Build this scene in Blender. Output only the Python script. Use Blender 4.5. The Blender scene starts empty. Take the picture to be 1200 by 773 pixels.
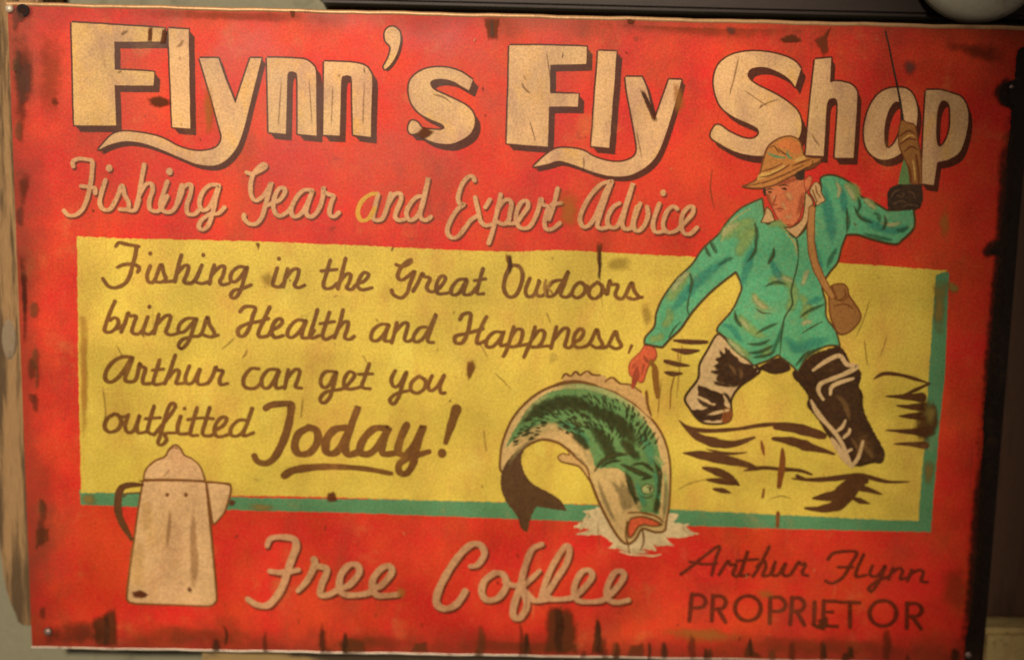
import bpy, math, random
from mathutils import Vector, Matrix
from mathutils.geometry import tessellate_polygon

random.seed(7)
S = bpy.context.scene
COLL = S.collection

# ------------------------------------------------------------------ camera, light, exposure
SIGN_W, SIGN_H = 0.42, 0.27476
CAM_LOC = Vector((-0.00686749, -0.4308171, 0.19924161))
CAM_ROT = Matrix(((0.999725, -0.020615, -0.011194), (-0.008535, 0.124797, -0.992146), (0.02185, 0.991968, 0.124587)))
cam_d = bpy.data.cameras.new("camera")
cam = bpy.data.objects.new("camera", cam_d)
COLL.objects.link(cam)
cam.matrix_world = Matrix.Translation(CAM_LOC) @ CAM_ROT.to_4x4()
cam_d.sensor_width = 36.0
cam_d.lens = 36.0
cam_d.clip_start = 0.01
cam_d.clip_end = 50
cam_d.dof.use_dof = True
cam_d.dof.focus_distance = 0.405
cam_d.dof.aperture_fstop = 2.9
S.camera = cam

w = bpy.data.worlds.new("World")
S.world = w
w.use_nodes = True
bg = w.node_tree.nodes["Background"]
bg.inputs[0].default_value = (1.0, 0.80, 0.62, 1)
bg.inputs[1].default_value = 0.07

def lamp(name, kind, loc, target, energy, color, **kw):
    d = bpy.data.lights.new(name, kind)
    d.energy = energy
    d.color = color
    for k, v in kw.items():
        setattr(d, k, v)
    o = bpy.data.objects.new(name, d)
    COLL.objects.link(o)
    o.location = loc
    o.rotation_euler = (Vector(target) - Vector(loc)).to_track_quat('-Z', 'Y').to_euler()
    return o

# one warm shop lamp, up and to the left; the right side falls out of its cone
lamp("shop_lamp", 'SPOT', (-0.289, -1.1985, 0.651), (-0.232, 0, 0.149), 86.0, (1.0, 0.87, 0.67),
     spot_size=math.radians(39.1), spot_blend=0.434, shadow_soft_size=0.05)

S.view_settings.view_transform = 'Standard'
S.view_settings.look = 'None'
S.view_settings.exposure = 0.0
S.view_settings.gamma = 1.0
S.render.filter_size = 1.9

# ------------------------------------------------------------------ tracing helpers
RT = CAM_ROT
def P(px, py, y=0.0):
    """point of the photograph (1200 x 773) -> point on the plane at depth y (the sign face is y = 0)"""
    d = RT @ Vector((px - 600.0, -(py - 386.5), -1200.0))
    t = (y - CAM_LOC.y) / d.y
    q = CAM_LOC + d * t
    return q.x, q.z

def pts(s, reg=None):
    """'x,y x,y ...' -> [(px, py, corner)] ; a trailing c marks a corner"""
    out = []
    for tok in s.split():
        c = tok.endswith('c')
        a, b = tok.rstrip('c').split(',')
        a, b = float(a), float(b)
        if reg:
            a, b = reg[0] + a / reg[2], reg[1] + b / reg[2]
        out.append((a, b, c))
    return out

def cr(p0, p1, p2, p3, t):
    t2, t3 = t * t, t * t * t
    return tuple(0.5 * (2 * p1[i] + (p2[i] - p0[i]) * t + (2 * p0[i] - 5 * p1[i] + 4 * p2[i] - p3[i]) * t2
                        + (3 * p1[i] - p0[i] - 3 * p2[i] + p3[i]) * t3) for i in range(2))

def smooth(pl, closed, step=2.0):
    n = len(pl)
    out = []
    rng = range(n if closed else n - 1)
    for i in rng:
        p1, p2 = pl[i], pl[(i + 1) % n]
        p0 = pl[(i - 1) % n] if (closed or i > 0) else p1
        p3 = pl[(i + 2) % n] if (closed or i + 2 < n) else p2
        if p1[2]: p0 = p1
        if p2[2]: p3 = p2
        L = math.hypot(p2[0] - p1[0], p2[1] - p1[1])
        k = max(1, min(14, int(L / step)))
        for j in range(k):
            out.append(cr(p0, p1, p2, p3, j / k))
    if not closed:
        out.append(pl[-1][:2])
    return out

def wobble(pl, amp):
    return [(x + random.uniform(-amp, amp), y + random.uniform(-amp, amp)) for x, y in pl]

def resample(pl, closed, step):
    out = []
    n = len(pl)
    for i in range(n if closed else n - 1):
        a, b = pl[i], pl[(i + 1) % n]
        k = max(1, int(math.hypot(b[0] - a[0], b[1] - a[1]) / step))
        for j in range(k):
            out.append((a[0] + (b[0] - a[0]) * j / k, a[1] + (b[1] - a[1]) * j / k))
    if not closed:
        out.append(pl[-1])
    return out

# ------------------------------------------------------------------ materials
def lin(h):
    h = h.lstrip('#')
    v = [int(h[i:i + 2], 16) / 255 for i in (0, 2, 4)]
    return [x / 12.92 if x <= 0.04045 else ((x + 0.055) / 1.055) ** 2.4 for x in v]

def node(nt, t, loc=(0, 0), **kw):
    n = nt.nodes.new(t)
    n.location = loc
    for k, v in kw.items():
        setattr(n, k, v)
    return n

def make_wear():
    """shared ageing of the whole print: blotches, fading, fine speckle, dirt, hairline cracks, dirty margins"""
    g = bpy.data.node_groups.new("print_wear", 'ShaderNodeTree')
    g.interface.new_socket("Color", in_out='INPUT', socket_type='NodeSocketColor')
    g.interface.new_socket("Age", in_out='INPUT', socket_type='NodeSocketFloat')
    g.interface.new_socket("Color", in_out='OUTPUT', socket_type='NodeSocketColor')
    g.interface.new_socket("Roughness", in_out='OUTPUT', socket_type='NodeSocketFloat')
    g.interface.new_socket("Height", in_out='OUTPUT', socket_type='NodeSocketFloat')
    L = g.links.new
    gi, go = node(g, 'NodeGroupInput'), node(g, 'NodeGroupOutput')
    tc = node(g, 'ShaderNodeTexCoord')
    def noise(scale, detail=3, rough=0.55, stretch=None):
        n = node(g, 'ShaderNodeTexNoise')
        n.inputs['Scale'].default_value = scale
        n.inputs['Detail'].default_value = detail
        n.inputs['Roughness'].default_value = rough
        if stretch:
            m = node(g, 'ShaderNodeMapping')
            m.inputs['Scale'].default_value = stretch
            L(tc.outputs['Object'], m.inputs[0])
            L(m.outputs[0], n.inputs['Vector'])
        else:
            L(tc.outputs['Object'], n.inputs['Vector'])
        return n.outputs['Fac']
    def ramp(v, a, b, lo=0.0, hi=1.0):
        n = node(g, 'ShaderNodeMapRange')
        n.interpolation_type = 'SMOOTHSTEP'
        for k, x in zip(range(1, 5), (a, b, lo, hi)):
            n.inputs[k].default_value = x
        L(v, n.inputs[0])
        return n.outputs[0]
    def math_(op, a, b=None):
        n = node(g, 'ShaderNodeMath', operation=op)
        for k, x in enumerate((a, b)):
            if x is None: continue
            if isinstance(x, (int, float)): n.inputs[k].default_value = x
            else: L(x, n.inputs[k])
        return n.outputs[0]
    def mix(fac, a, b, blend='MIX'):
        n = node(g, 'ShaderNodeMix', data_type='RGBA', blend_type=blend)
        if isinstance(fac, (int, float)): n.inputs[0].default_value = fac
        else: L(fac, n.inputs[0])
        for k, x in ((6, a), (7, b)):
            if isinstance(x, (list, tuple)): n.inputs[k].default_value = (*x[:3], 1)
            else: L(x, n.inputs[k])
        return n.outputs[2]
    col = gi.outputs['Color']
    age = gi.outputs['Age']
    # uneven ink: broad light/dark clouds and warm tan fading
    n1 = noise(26, 4)
    hsv = node(g, 'ShaderNodeHueSaturation')
    L(col, hsv.inputs['Color'])
    L(ramp(n1, 0.3, 0.7, 0.80, 1.16), hsv.inputs['Value'])
    c = hsv.outputs[0]
    hs3 = node(g, 'ShaderNodeHueSaturation')
    L(c, hs3.inputs['Color'])
    L(ramp(noise(8, 3, 0.6), 0.35, 0.65, 0.92, 1.08), hs3.inputs['Value'])
    L(ramp(noise(31, 4, 0.6), 0.3, 0.7, 0.497, 0.506), hs3.inputs['Hue'])
    c = hs3.outputs[0]
    c = mix(math_('MULTIPLY', ramp(noise(55, 5, 0.65), 0.55, 0.78, 0, 0.30), age), c, lin('#c08a4a'))
    # fine speckle of the print
    sp = noise(1150, 2, 0.75)
    hs2 = node(g, 'ShaderNodeHueSaturation')
    L(c, hs2.inputs['Color'])
    L(ramp(sp, 0.3, 0.7, 0.80, 1.20), hs2.inputs['Value'])
    c = hs2.outputs[0]
    c = mix(math_('MULTIPLY', ramp(noise(900, 2, 0.6), 0.35, 0.75, 0.0, 0.07), age), c, lin('#d9a24a'))
    # brown grime clouds
    c = mix(math_('MULTIPLY', ramp(noise(13, 7, 0.62), 0.56, 0.74, 0, 0.42), age), c, lin('#5a3018'))
    c = mix(math_('MULTIPLY', ramp(noise(95, 4, 0.6), 0.66, 0.76, 0, 0.45), age), c, lin('#4a2a14'))
    # near-vertical hairline cracks and rubs
    c = mix(math_('MULTIPLY', ramp(noise(1.0, 3, 0.6, (230, 200, 9)), 0.66, 0.76, 0, 0.30), age), c, lin('#4a2a16'))
    c = mix(math_('MULTIPLY', ramp(noise(1.0, 3, 0.6, (160, 200, 12)), 0.70, 0.80, 0, 0.28), age), c, lin('#e0a066'))
    # dirty, rubbed margins of the plate (distance to its edges)
    sx = node(g, 'ShaderNodeSeparateXYZ')
    L(tc.outputs['Object'], sx.inputs[0])
    X, Z = sx.outputs['X'], sx.outputs['Z']
    nb = math_('MULTIPLY', math_('SUBTRACT', noise(38, 6, 0.65), 0.5), 0.030)
    dl = math_('ADD', math_('ADD', X, SIGN_W / 2), nb)
    db = math_('ADD', Z, nb)
    dt = math_('ADD', math_('SUBTRACT', SIGN_H, Z), nb)
    m = math_('MAXIMUM', ramp(dl, 0.017, 0.001, 0, 0.55), math_('MAXIMUM', ramp(db, 0.016, 0.0, 0, 0.62), ramp(dt, 0.012, 0.0, 0, 0.45)))
    c = mix(math_('MULTIPLY', m, age), c, lin('#4a2a18'))
    L(c, go.inputs['Color'])
    L(ramp(n1, 0.3, 0.7, 0.42, 0.62), go.inputs['Roughness'])
    h = math_('ADD', math_('MULTIPLY', noise(70, 3), 1.0), math_('MULTIPLY', sp, 0.10))
    L(h, go.inputs['Height'])
    return g

WEAR = make_wear()
MATS = {}
K_ALB = 0.74     # print albedo against the colour seen under the lamp
def paint(name, hexcol, age=1.0, k=None, blend=()):
    if name in MATS: return MATS[name]
    m = bpy.data.materials.new(name)
    m.use_nodes = True
    nt = m.node_tree
    b = nt.nodes['Principled BSDF']
    gr = node(nt, 'ShaderNodeGroup')
    gr.node_tree = WEAR
    v = [x * (K_ALB if k is None else k) for x in lin(hexcol)]
    gr.inputs['Color'].default_value = (*v, 1)
    gr.inputs['Age'].default_value = age
    if blend:            # the ink itself is uneven: patches of other tones, run a little downwards
        tc = node(nt, 'ShaderNodeTexCoord')
        src = node(nt, 'ShaderNodeRGB')
        src.outputs[0].default_value = (*v, 1)
        src = src.outputs[0]
        for q, (hx, sc, lo, hi, mx_) in enumerate(blend):
            mp = node(nt, 'ShaderNodeMapping')
            mp.inputs['Location'].default_value = (q * 1.7, 0, q * 0.9)
            mp.inputs['Scale'].default_value = (1.25, 1, 0.7)
            nt.links.new(tc.outputs['Object'], mp.inputs[0])
            no = node(nt, 'ShaderNodeTexNoise')
            no.inputs['Scale'].default_value = sc
            no.inputs['Detail'].default_value = 6
            no.inputs['Roughness'].default_value = 0.65
            nt.links.new(mp.outputs[0], no.inputs['Vector'])
            mr = node(nt, 'ShaderNodeMapRange', interpolation_type='SMOOTHSTEP')
            nt.links.new(no.outputs['Fac'], mr.inputs[0])
            mr.inputs[1].default_value, mr.inputs[2].default_value, mr.inputs[4].default_value = lo, hi, mx_
            mi = node(nt, 'ShaderNodeMix', data_type='RGBA')
            nt.links.new(mr.outputs[0], mi.inputs[0])
            nt.links.new(src, mi.inputs[6])
            mi.inputs[7].default_value = (*[x * K_ALB for x in lin(hx)], 1)
            src = mi.outputs[2]
        nt.links.new(src, gr.inputs['Color'])
    nt.links.new(gr.outputs['Color'], b.inputs['Base Color'])
    nt.links.new(gr.outputs['Roughness'], b.inputs['Roughness'])
    bp = node(nt, 'ShaderNodeBump')
    bp.inputs['Strength'].default_value = 0.12
    bp.inputs['Distance'].default_value = 0.0012
    nt.links.new(gr.outputs['Height'], bp.inputs['Height'])
    nt.links.new(bp.outputs[0], b.inputs['Normal'])
    b.inputs['Specular IOR Level'].default_value = 0.25
    MATS[name] = m
    return m

def stain_mat(name, hexcol, opacity=0.9, thr=(0.25, 1.0)):
    """a translucent grime stain: its own outline (vertex attribute 'fade'), broken up by noise"""
    if name in MATS: return MATS[name]
    m = bpy.data.materials.new(name)
    m.use_nodes = True
    nt = m.node_tree
    b = nt.nodes['Principled BSDF']
    b.inputs['Base Color'].default_value = (*[x * K_ALB for x in lin(hexcol)], 1)
    b.inputs['Roughness'].default_value = 0.7
    b.inputs['Specular IOR Level'].default_value = 0.15
    at = node(nt, 'ShaderNodeAttribute', attribute_name='fade')
    tc = node(nt, 'ShaderNodeTexCoord')
    no = node(nt, 'ShaderNodeTexNoise')
    no.inputs['Scale'].default_value = 140
    no.inputs['Detail'].default_value = 6
    no.inputs['Roughness'].default_value = 0.65
    nt.links.new(tc.outputs['Object'], no.inputs['Vector'])
    ad = node(nt, 'ShaderNodeMath', operation='MULTIPLY_ADD')
    nt.links.new(no.outputs['Fac'], ad.inputs[0])
    ad.inputs[1].default_value = 1.3
    sub = node(nt, 'ShaderNodeMath', operation='SUBTRACT')
    nt.links.new(at.outputs['Fac'], sub.inputs[0])
    sub.inputs[1].default_value = 0.62
    nt.links.new(sub.outputs[0], ad.inputs[2])
    mr = node(nt, 'ShaderNodeMapRange', interpolation_type='SMOOTHSTEP')
    nt.links.new(ad.outputs[0], mr.inputs[0])
    mr.inputs[1].default_value, mr.inputs[2].default_value = thr
    mr.inputs[4].default_value = opacity
    nt.links.new(mr.outputs[0], b.inputs['Alpha'])
    MATS[name] = m
    return m

def soft_ink(name, hexcol, opacity=0.8, grain=0.35):
    """blended (airbrushed) tone of the printed picture: opaque along its middle, fading at its sides"""
    if name in MATS: return MATS[name]
    m = paint(name, hexcol, 0.5)
    nt = m.node_tree
    b = nt.nodes['Principled BSDF']
    at = node(nt, 'ShaderNodeAttribute', attribute_name='fade')
    tc = node(nt, 'ShaderNodeTexCoord')
    no = node(nt, 'ShaderNodeTexNoise')
    no.inputs['Scale'].default_value = 420
    no.inputs['Detail'].default_value = 4
    nt.links.new(tc.outputs['Object'], no.inputs['Vector'])
    ad = node(nt, 'ShaderNodeMath', operation='MULTIPLY_ADD')
    nt.links.new(no.outputs['Fac'], ad.inputs[0])
    ad.inputs[1].default_value = grain * 2
    sb = node(nt, 'ShaderNodeMath', operation='SUBTRACT')
    nt.links.new(at.outputs['Fac'], sb.inputs[0])
    sb.inputs[1].default_value = grain
    nt.links.new(sb.outputs[0], ad.inputs[2])
    mr = node(nt, 'ShaderNodeMapRange', interpolation_type='SMOOTHSTEP')
    nt.links.new(ad.outputs[0], mr.inputs[0])
    mr.inputs[1].default_value, mr.inputs[2].default_value = 0.02, 0.95
    mr.inputs[4].default_value = opacity
    nt.links.new(mr.outputs[0], b.inputs['Alpha'])
    return m

def plain(name, hexcol, rough=0.6, metal=0.0, scale=30, var=0.25, bump=0.3, bdist=0.002, stretch=(1, 1, 1), dark='#241810', dthr=(0.52, 0.7), dop=0.6):
    m = bpy.data.materials.new(name)
    m.use_nodes = True
    nt = m.node_tree
    b = nt.nodes['Principled BSDF']
    tc = node(nt, 'ShaderNodeTexCoord')
    mp = node(nt, 'ShaderNodeMapping')
    mp.inputs['Scale'].default_value = stretch
    nt.links.new(tc.outputs['Object'], mp.inputs[0])
    no = node(nt, 'ShaderNodeTexNoise')
    no.inputs['Scale'].default_value = scale
    no.inputs['Detail'].default_value = 7
    no.inputs['Roughness'].default_value = 0.65
    nt.links.new(mp.outputs[0], no.inputs['Vector'])
    mr = node(nt, 'ShaderNodeMapRange', interpolation_type='SMOOTHSTEP')
    nt.links.new(no.outputs['Fac'], mr.inputs[0])
    mr.inputs[1].default_value, mr.inputs[2].default_value = dthr
    mr.inputs[4].default_value = dop
    mx = node(nt, 'ShaderNodeMix', data_type='RGBA')
    nt.links.new(mr.outputs[0], mx.inputs[0])
    mx.inputs[6].default_value = (*[x * K_ALB for x in lin(hexcol)], 1)
    mx.inputs[7].default_value = (*[x * K_ALB for x in lin(dark)], 1)
    n2 = node(nt, 'ShaderNodeTexNoise')
    n2.inputs['Scale'].default_value = scale * 12
    nt.links.new(mp.outputs[0], n2.inputs['Vector'])
    m2 = node(nt, 'ShaderNodeMapRange')
    nt.links.new(n2.outputs['Fac'], m2.inputs[0])
    m2.inputs[3].default_value, m2.inputs[4].default_value = 1 - var, 1 + var
    hs = node(nt, 'ShaderNodeHueSaturation')
    nt.links.new(mx.outputs[2], hs.inputs['Color'])
    nt.links.new(m2.outputs[0], hs.inputs['Value'])
    nt.links.new(hs.outputs[0], b.inputs['Base Color'])
    b.inputs['Roughness'].default_value = rough
    b.inputs['Metallic'].default_value = metal
    bp = node(nt, 'ShaderNodeBump')
    bp.inputs['Strength'].default_value = bump
    bp.inputs['Distance'].default_value = bdist
    nt.links.new(no.outputs['Fac'], bp.inputs['Height'])
    nt.links.new(bp.outputs[0], b.inputs['Normal'])
    return m

# ------------------------------------------------------------------ building print layers
LAYER = [0.00004]           # running height of the ink above the plate
STEP = 7e-7
class Art:
    """collects flat ink shapes, each a hair above the one before, into ONE mesh object"""
    def __init__(self): self.v, self.f, self.mi, self.mats, self.fade = [], [], [], [], []
    def slot(self, m):
        if m not in self.mats: self.mats.append(m)
        return self.mats.index(m)
    def vert(self, p, dy=0.0, fade=1.0):
        x, z = P(p[0], p[1])
        x = min(max(x, -SIGN_W / 2 + 0.0001), SIGN_W / 2 - 0.0001)
        z = min(max(z, 0.0006), SIGN_H - 0.0006)
        self.v.append((x, -(LAYER[0] + dy), z))
        self.fade.append(fade)
        return len(self.v) - 1
    def face(self, idx, s):
        self.f.append(idx)
        self.mi.append(s)
    def fill(self, mat, outline, holes=()):
        LAYER[0] += STEP
        s = self.slot(mat)
        loops = [outline] + list(holes)
        flat = [q for l in loops for q in l]
        ids = [self.vert(q) for q in flat]
        for t in tessellate_polygon([[Vector((q[0], q[1], 0)) for q in l] for l in loops]):
            a, b, c = (flat[i] for i in t)
            ar = (b[0] - a[0]) * (c[1] - a[1]) - (b[1] - a[1]) * (c[0] - a[0])
            if abs(ar) < 1e-6: continue
            t = t if ar < 0 else t[::-1]
            self.face([ids[i] for i in t], s)
    def ribbon(self, mat, line, widths, closed=False, caps=True):
        LAYER[0] += STEP
        s = self.slot(mat)
        n = len(line)
        if n < 2: return
        L, R, NORM = [], [], []
        for i in range(n):
            a = line[i - 1] if (closed or i > 0) else line[i]
            b = line[(i + 1) % n] if (closed or i < n - 1) else line[i]
            dx, dy = b[0] - a[0], b[1] - a[1]
            d = math.hypot(dx, dy) or 1
            NORM.append((-dy / d, dx / d))
        for i in range(n):
            t = i / max(1, n - 1)
            k = t * (len(widths) - 1)
            j = min(len(widths) - 2, int(k)) if len(widths) > 1 else 0
            mod = 1.0 if (closed or not caps) else 0.86 + 0.26 * abs(NORM[i][0]) + 0.05 * math.sin(i * 0.55 + line[0][0])
            wd = widths[0] if len(widths) == 1 else widths[j] + (widths[j + 1] - widths[j]) * (k - j)
            nx, ny = NORM[i]
            h = wd * mod / 2
            dy = STEP * 0.8 * t
            L.append(self.vert((line[i][0] + nx * h, line[i][1] + ny * h), dy))
            R.append(self.vert((line[i][0] - nx * h, line[i][1] - ny * h), dy))
        for i in range(n if closed else n - 1):
            j = (i + 1) % n
            self.face([L[i], L[j], R[j], R[i]], s)
        if caps and not closed:
            for e, wd in ((0, widths[0]), (n - 1, widths[-1])):
                if wd < 0.8: continue
                sg = -1 if e == 0 else 1
                nx, ny = NORM[e]
                wd = wd * (0.86 + 0.26 * abs(nx) + 0.05 * math.sin(e * 0.55 + line[0][0]))
                tx, ty = ny * sg, -nx * sg
                arc = [(L if sg > 0 else R)[e]]
                q0 = 1 if sg > 0 else -1
                for kk in range(1, 6):
                    an = math.pi * kk / 6
                    cx = line[e][0] + wd / 2 * (math.cos(an) * nx * q0 + math.sin(an) * tx)
                    cy = line[e][1] + wd / 2 * (math.cos(an) * ny * q0 + math.sin(an) * ty)
                    arc.append(self.vert((cx, cy), STEP * 0.8 * (0 if e == 0 else 1)))
                arc.append((R if sg > 0 else L)[e])
                self.face(arc, s)
    def soft(self, mat, data, reg=None):
        """soft strokes: full tone along the centre line, none at the sides and ends"""
        s = self.slot(mat)
        for st in data.split(';'):
            a, st = st.strip()[1:].split(']')
            ws = [float(x) for x in a.split()]
            if len(ws) == 1: ws = ws * 2
            line = smooth(pts(st, reg), False, 2.2)
            n = len(line)
            LAYER[0] += STEP
            rows = []
            for i in range(n):
                p, q = line[max(0, i - 1)], line[min(n - 1, i + 1)]
                d = math.hypot(q[0] - p[0], q[1] - p[1]) or 1
                nx, ny = -(q[1] - p[1]) / d, (q[0] - p[0]) / d
                t = i / (n - 1)
                k = t * (len(ws) - 1); j = min(len(ws) - 2, int(k))
                h = (ws[j] + (ws[j + 1] - ws[j]) * (k - j)) / 2 * random.uniform(0.93, 1.07)
                c = min(1.0, 4 * t, 4 * (1 - t))
                dy = STEP * 0.8 * t
                rows.append([self.vert((line[i][0] + nx * h * u, line[i][1] + ny * h * u), dy, f)
                             for u, f in ((1, 0), (0.45, 0.72 * c), (0, c), (-0.45, 0.72 * c), (-1, 0))])
            for i in range(n - 1):
                for j in range(4):
                    self.face([rows[i][j], rows[i + 1][j], rows[i + 1][j + 1], rows[i][j + 1]], s)
    # --- convenience -------------------------------------------------
    def shape(self, mat, s, reg=None, sm=True, holes=(), outline=None, ow=2.0, rough=0.0):
        p = pts(s, reg)
        o = smooth(p, True) if sm else [q[:2] for q in p]
        if rough: o = wobble(resample(o, True, 3.0), rough)
        hs = []
        for h in holes:
            hp = pts(h, reg)
            hs.append(smooth(hp, True) if sm else [q[:2] for q in hp])
        self.fill(mat, o, hs)
        if outline:
            for l in [o] + hs:
                self.ribbon(outline, l + [l[0]], [ow * 0.9, ow * 1.15, ow * 0.8, ow * 1.1, ow * 0.9], caps=False)
        return o, hs
    def strokes(self, mat, data, reg=None, w=(4,), step=1.6, shadow=None):
        """data: strokes split by ';' ; a stroke may start with '[w0 w1 ..]' in photo pixels"""
        todo = []
        for st in data.split(';'):
            st = st.strip()
            if not st: continue
            ws = w
            if st.startswith('['):
                a, st = st[1:].split(']')
                ws = tuple(float(x) for x in a.split())
            p = pts(st, reg)
            if len(p) == 1:
                r = ws[0] / 2
                dot = [(p[0][0] + r * math.cos(k * math.pi / 6), p[0][1] + 1.1 * r * math.sin(k * math.pi / 6)) for k in range(12)]
                todo.append(('dot', dot, ws))
            else:
                todo.append(('line', smooth(p, False, step), ws))
        if shadow:
            sm_, dx, dy, grow = shadow
            for kind, l, ws in todo:
                l2 = [(x + dx, y + dy) for x, y in l]
                if kind == 'dot': self.fill(sm_, l2)
                else: self.ribbon(sm_, l2, [q + grow for q in ws])
        for kind, l, ws in todo:
            if kind == 'dot': self.fill(mat, l)
            else: self.ribbon(mat, l, ws)
    def stain(self, mat, s, reg=None, core=0.12, rough=0.5, grow=1.0, sm=True):
        """soft-edged stain: core ring fully opaque, outer ring faded"""
        LAYER[0] += STEP
        o = smooth(pts(s, reg), True, 2.5) if sm else resample([q[:2] for q in pts(s, reg)], True, 2.5)
        o = wobble(o, rough)
        cx = sum(q[0] for q in o) / len(o); cy = sum(q[1] for q in o) / len(o)
        o = [(cx + (q[0] - cx) * grow, cy + (q[1] - cy) * grow) for q in o]
        sl = self.slot(mat)
        c = self.vert((cx, cy), 0, 1.0)
        inner = [self.vert((cx + (q[0] - cx) * core, cy + (q[1] - cy) * core), 0, 1.0) for q in o]
        outer = [self.vert(q, 0, 0.0) for q in o]
        n = len(o)
        for i in range(n):
            j = (i + 1) % n
            self.face([c, inner[i], inner[j]], sl)
            self.face([inner[i], outer[i], outer[j], inner[j]], sl)
    def build(self, name, parent, label=None):
        me = bpy.data.meshes.new(name)
        me.from_pydata(self.v, [], self.f)
        for m in self.mats: me.materials.append(m)
        me.polygons.foreach_set('material_index', self.mi)
        at = me.attributes.new('fade', 'FLOAT', 'POINT')
        at.data.foreach_set('value', self.fade)
        me.update()
        o = bpy.data.objects.new(name, me)
        COLL.objects.link(o)
        o.parent = parent
        if label: o['label'] = label
        return o

def box_mesh(name, mat, x0, x1, y0, y1, z0, z1, bev=0.0, parent=None, rot=0.0):
    import bmesh
    bm = bmesh.new()
    bmesh.ops.create_cube(bm, size=1)
    bmesh.ops.scale(bm, vec=(x1 - x0, y1 - y0, z1 - z0), verts=bm.verts)
    if bev:
        bmesh.ops.bevel(bm, geom=bm.edges[:], offset=bev, segments=2, affect='EDGES')
    bmesh.ops.rotate(bm, cent=(0, 0, 0), matrix=Matrix.Rotation(rot, 3, 'Y'), verts=bm.verts)
    bmesh.ops.translate(bm, vec=((x0 + x1) / 2, (y0 + y1) / 2, (z0 + z1) / 2), verts=bm.verts)
    me = bpy.data.meshes.new(name)
    bm.to_mesh(me); bm.free()
    me.materials.append(mat)
    o = bpy.data.objects.new(name, me)
    COLL.objects.link(o)
    o.parent = parent
    return o

def lathe(name, mat, prof, loc, axis_rot, parent=None, seg=40):
    v, f = [], []
    for r, h in prof:
        for k in range(seg):
            a = 2 * math.pi * k / seg
            v.append((r * math.cos(a), r * math.sin(a), h))
    for i in range(len(prof) - 1):
        for k in range(seg):
            f.append([i * seg + k, i * seg + (k + 1) % seg, (i + 1) * seg + (k + 1) % seg, (i + 1) * seg + k])
    me = bpy.data.meshes.new(name)
    me.from_pydata(v, [], f)
    me.materials.append(mat)
    for p in me.polygons: p.use_smooth = True
    o = bpy.data.objects.new(name, me)
    COLL.objects.link(o)
    o.location = loc
    o.rotation_euler = axis_rot
    o.parent = parent
    return o

# ------------------------------------------------------------------ the setting and what stands round the sign
def px_box(name, mat, a, b, c, d, y0, y1, bev=0.001, rot=0.0):
    """box whose front face (at depth y0) covers photo x a..b, y c..d"""
    x0, z1 = P(a, c, y0)
    x1, z0 = P(b, d, y0)
    return box_mesh(name, mat, x0, x1, y0, y1, z0, z1, bev, None, rot)

m_wall = plain('wall_plaster', '#8f8a72', 0.8, scale=60, var=0.18, bump=0.35, dark='#5c5846', dop=0.5)
wall = px_box('wall', m_wall, -500, 1700, -400, 1200, 0.030, 0.080)
wall['kind'] = 'structure'

m_dark = plain('dark_brown_wood', '#33201a', 0.6, scale=20, var=0.2, bump=0.3, stretch=(1, 1, 6), dark='#160e0c')  # dark brown base with darker streaks
top_board = px_box('wooden_board', m_dark, 372, 1700, -260, 34, 0.016, 0.0298, 0.0015)
top_board['label'] = 'dark stained board running across behind the red sign\'s top edge'
top_board['category'] = 'board'
m_brown = plain('brown_wood', '#60402c', 0.65, scale=22, var=0.22, bump=0.35, stretch=(7, 7, 1), dark='#2a1810')
side_board = px_box('wooden_board', m_brown, 1120, 1700, 40, 733, 0.014, 0.0296, 0.0015)
side_board['label'] = 'brown wooden board standing upright behind the sign\'s charred right edge'
side_board['category'] = 'board'

# weathered pale slat behind the left edge, rounded at its lower end, with a knot
m_slat = plain('weathered_pale_wood', '#b48c5e', 0.8, scale=26, var=0.3, bump=1.0, bdist=0.003, stretch=(9, 9, 0.55), dark='#4e3a22', dthr=(0.46, 0.60), dop=0.85)
def slat():
    yf, yb = 0.006, 0.0298
    left = [(-9, -120), (-8, 60), (-6, 200), (-3, 330), (1, 380), (-1, 420), (-2, 520), (2, 600), (7, 650), (14, 690), (24, 716), (36, 728)]
    right = [(60, 728), (66, 690), (66, 500), (60, 200), (52, -120)]
    o = smooth([(a, b, False) for a, b in left], False, 8) + [(a, b) for a, b in right]
    v, f = [], []
    n = len(o)
    for y, inset in ((yb, 0), (yf + 0.002, 0), (yf, 2.5)):
        cx = 28; cy = 300
        for a, b in o:
            da = inset if a < cx else -inset
            x, z = P(a + da, b - (inset if b > 700 else 0), 0.012)
            v.append((x, y, z))
    for r in range(2):
        for i in range(n):
            j = (i + 1) % n
            f.append([r * n + i, r * n + j, (r + 1) * n + j, (r + 1) * n + i])
    f.append([2 * n + i for i in range(n)])
    me = bpy.data.meshes.new('wooden_plank')
    me.from_pydata(v, [], f)
    me.materials.append(m_slat)
    import bmesh
    bm = bmesh.new(); bm.from_mesh(me)
    bmesh.ops.recalc_face_normals(bm, faces=bm.faces); bm.to_mesh(me); bm.free()
    ob = bpy.data.objects.new('wooden_plank', me)
    COLL.objects.link(ob)
    ob['label'] = 'pale weathered wooden plank with a grey knot, upright behind the sign\'s left edge'
    ob['category'] = 'plank'
    return ob
sl = slat()
m_knot = plain('grey_knot_wood', '#a08a70', 0.85, scale=120, var=0.25, bump=1.0, stretch=(2, 0.5, 2), dark='#5a4836', dop=0.8)
kx, kz = P(10, 398, 0.0055)
kn = lathe('knot', m_knot, [(0.0, 0.0005), (0.0018, 0.0006), (0.0026, 0.0002), (0.0034, 0.0004), (0.0042, -0.0004), (0.0046, -0.0012), (0.0046, -0.002)], (kx, 0.0057, kz), (math.radians(90), 0, 0), sl)
kn.scale = (0.72, 2.0, 0.45)
kn['label'] = 'grey worn knot'

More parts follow.
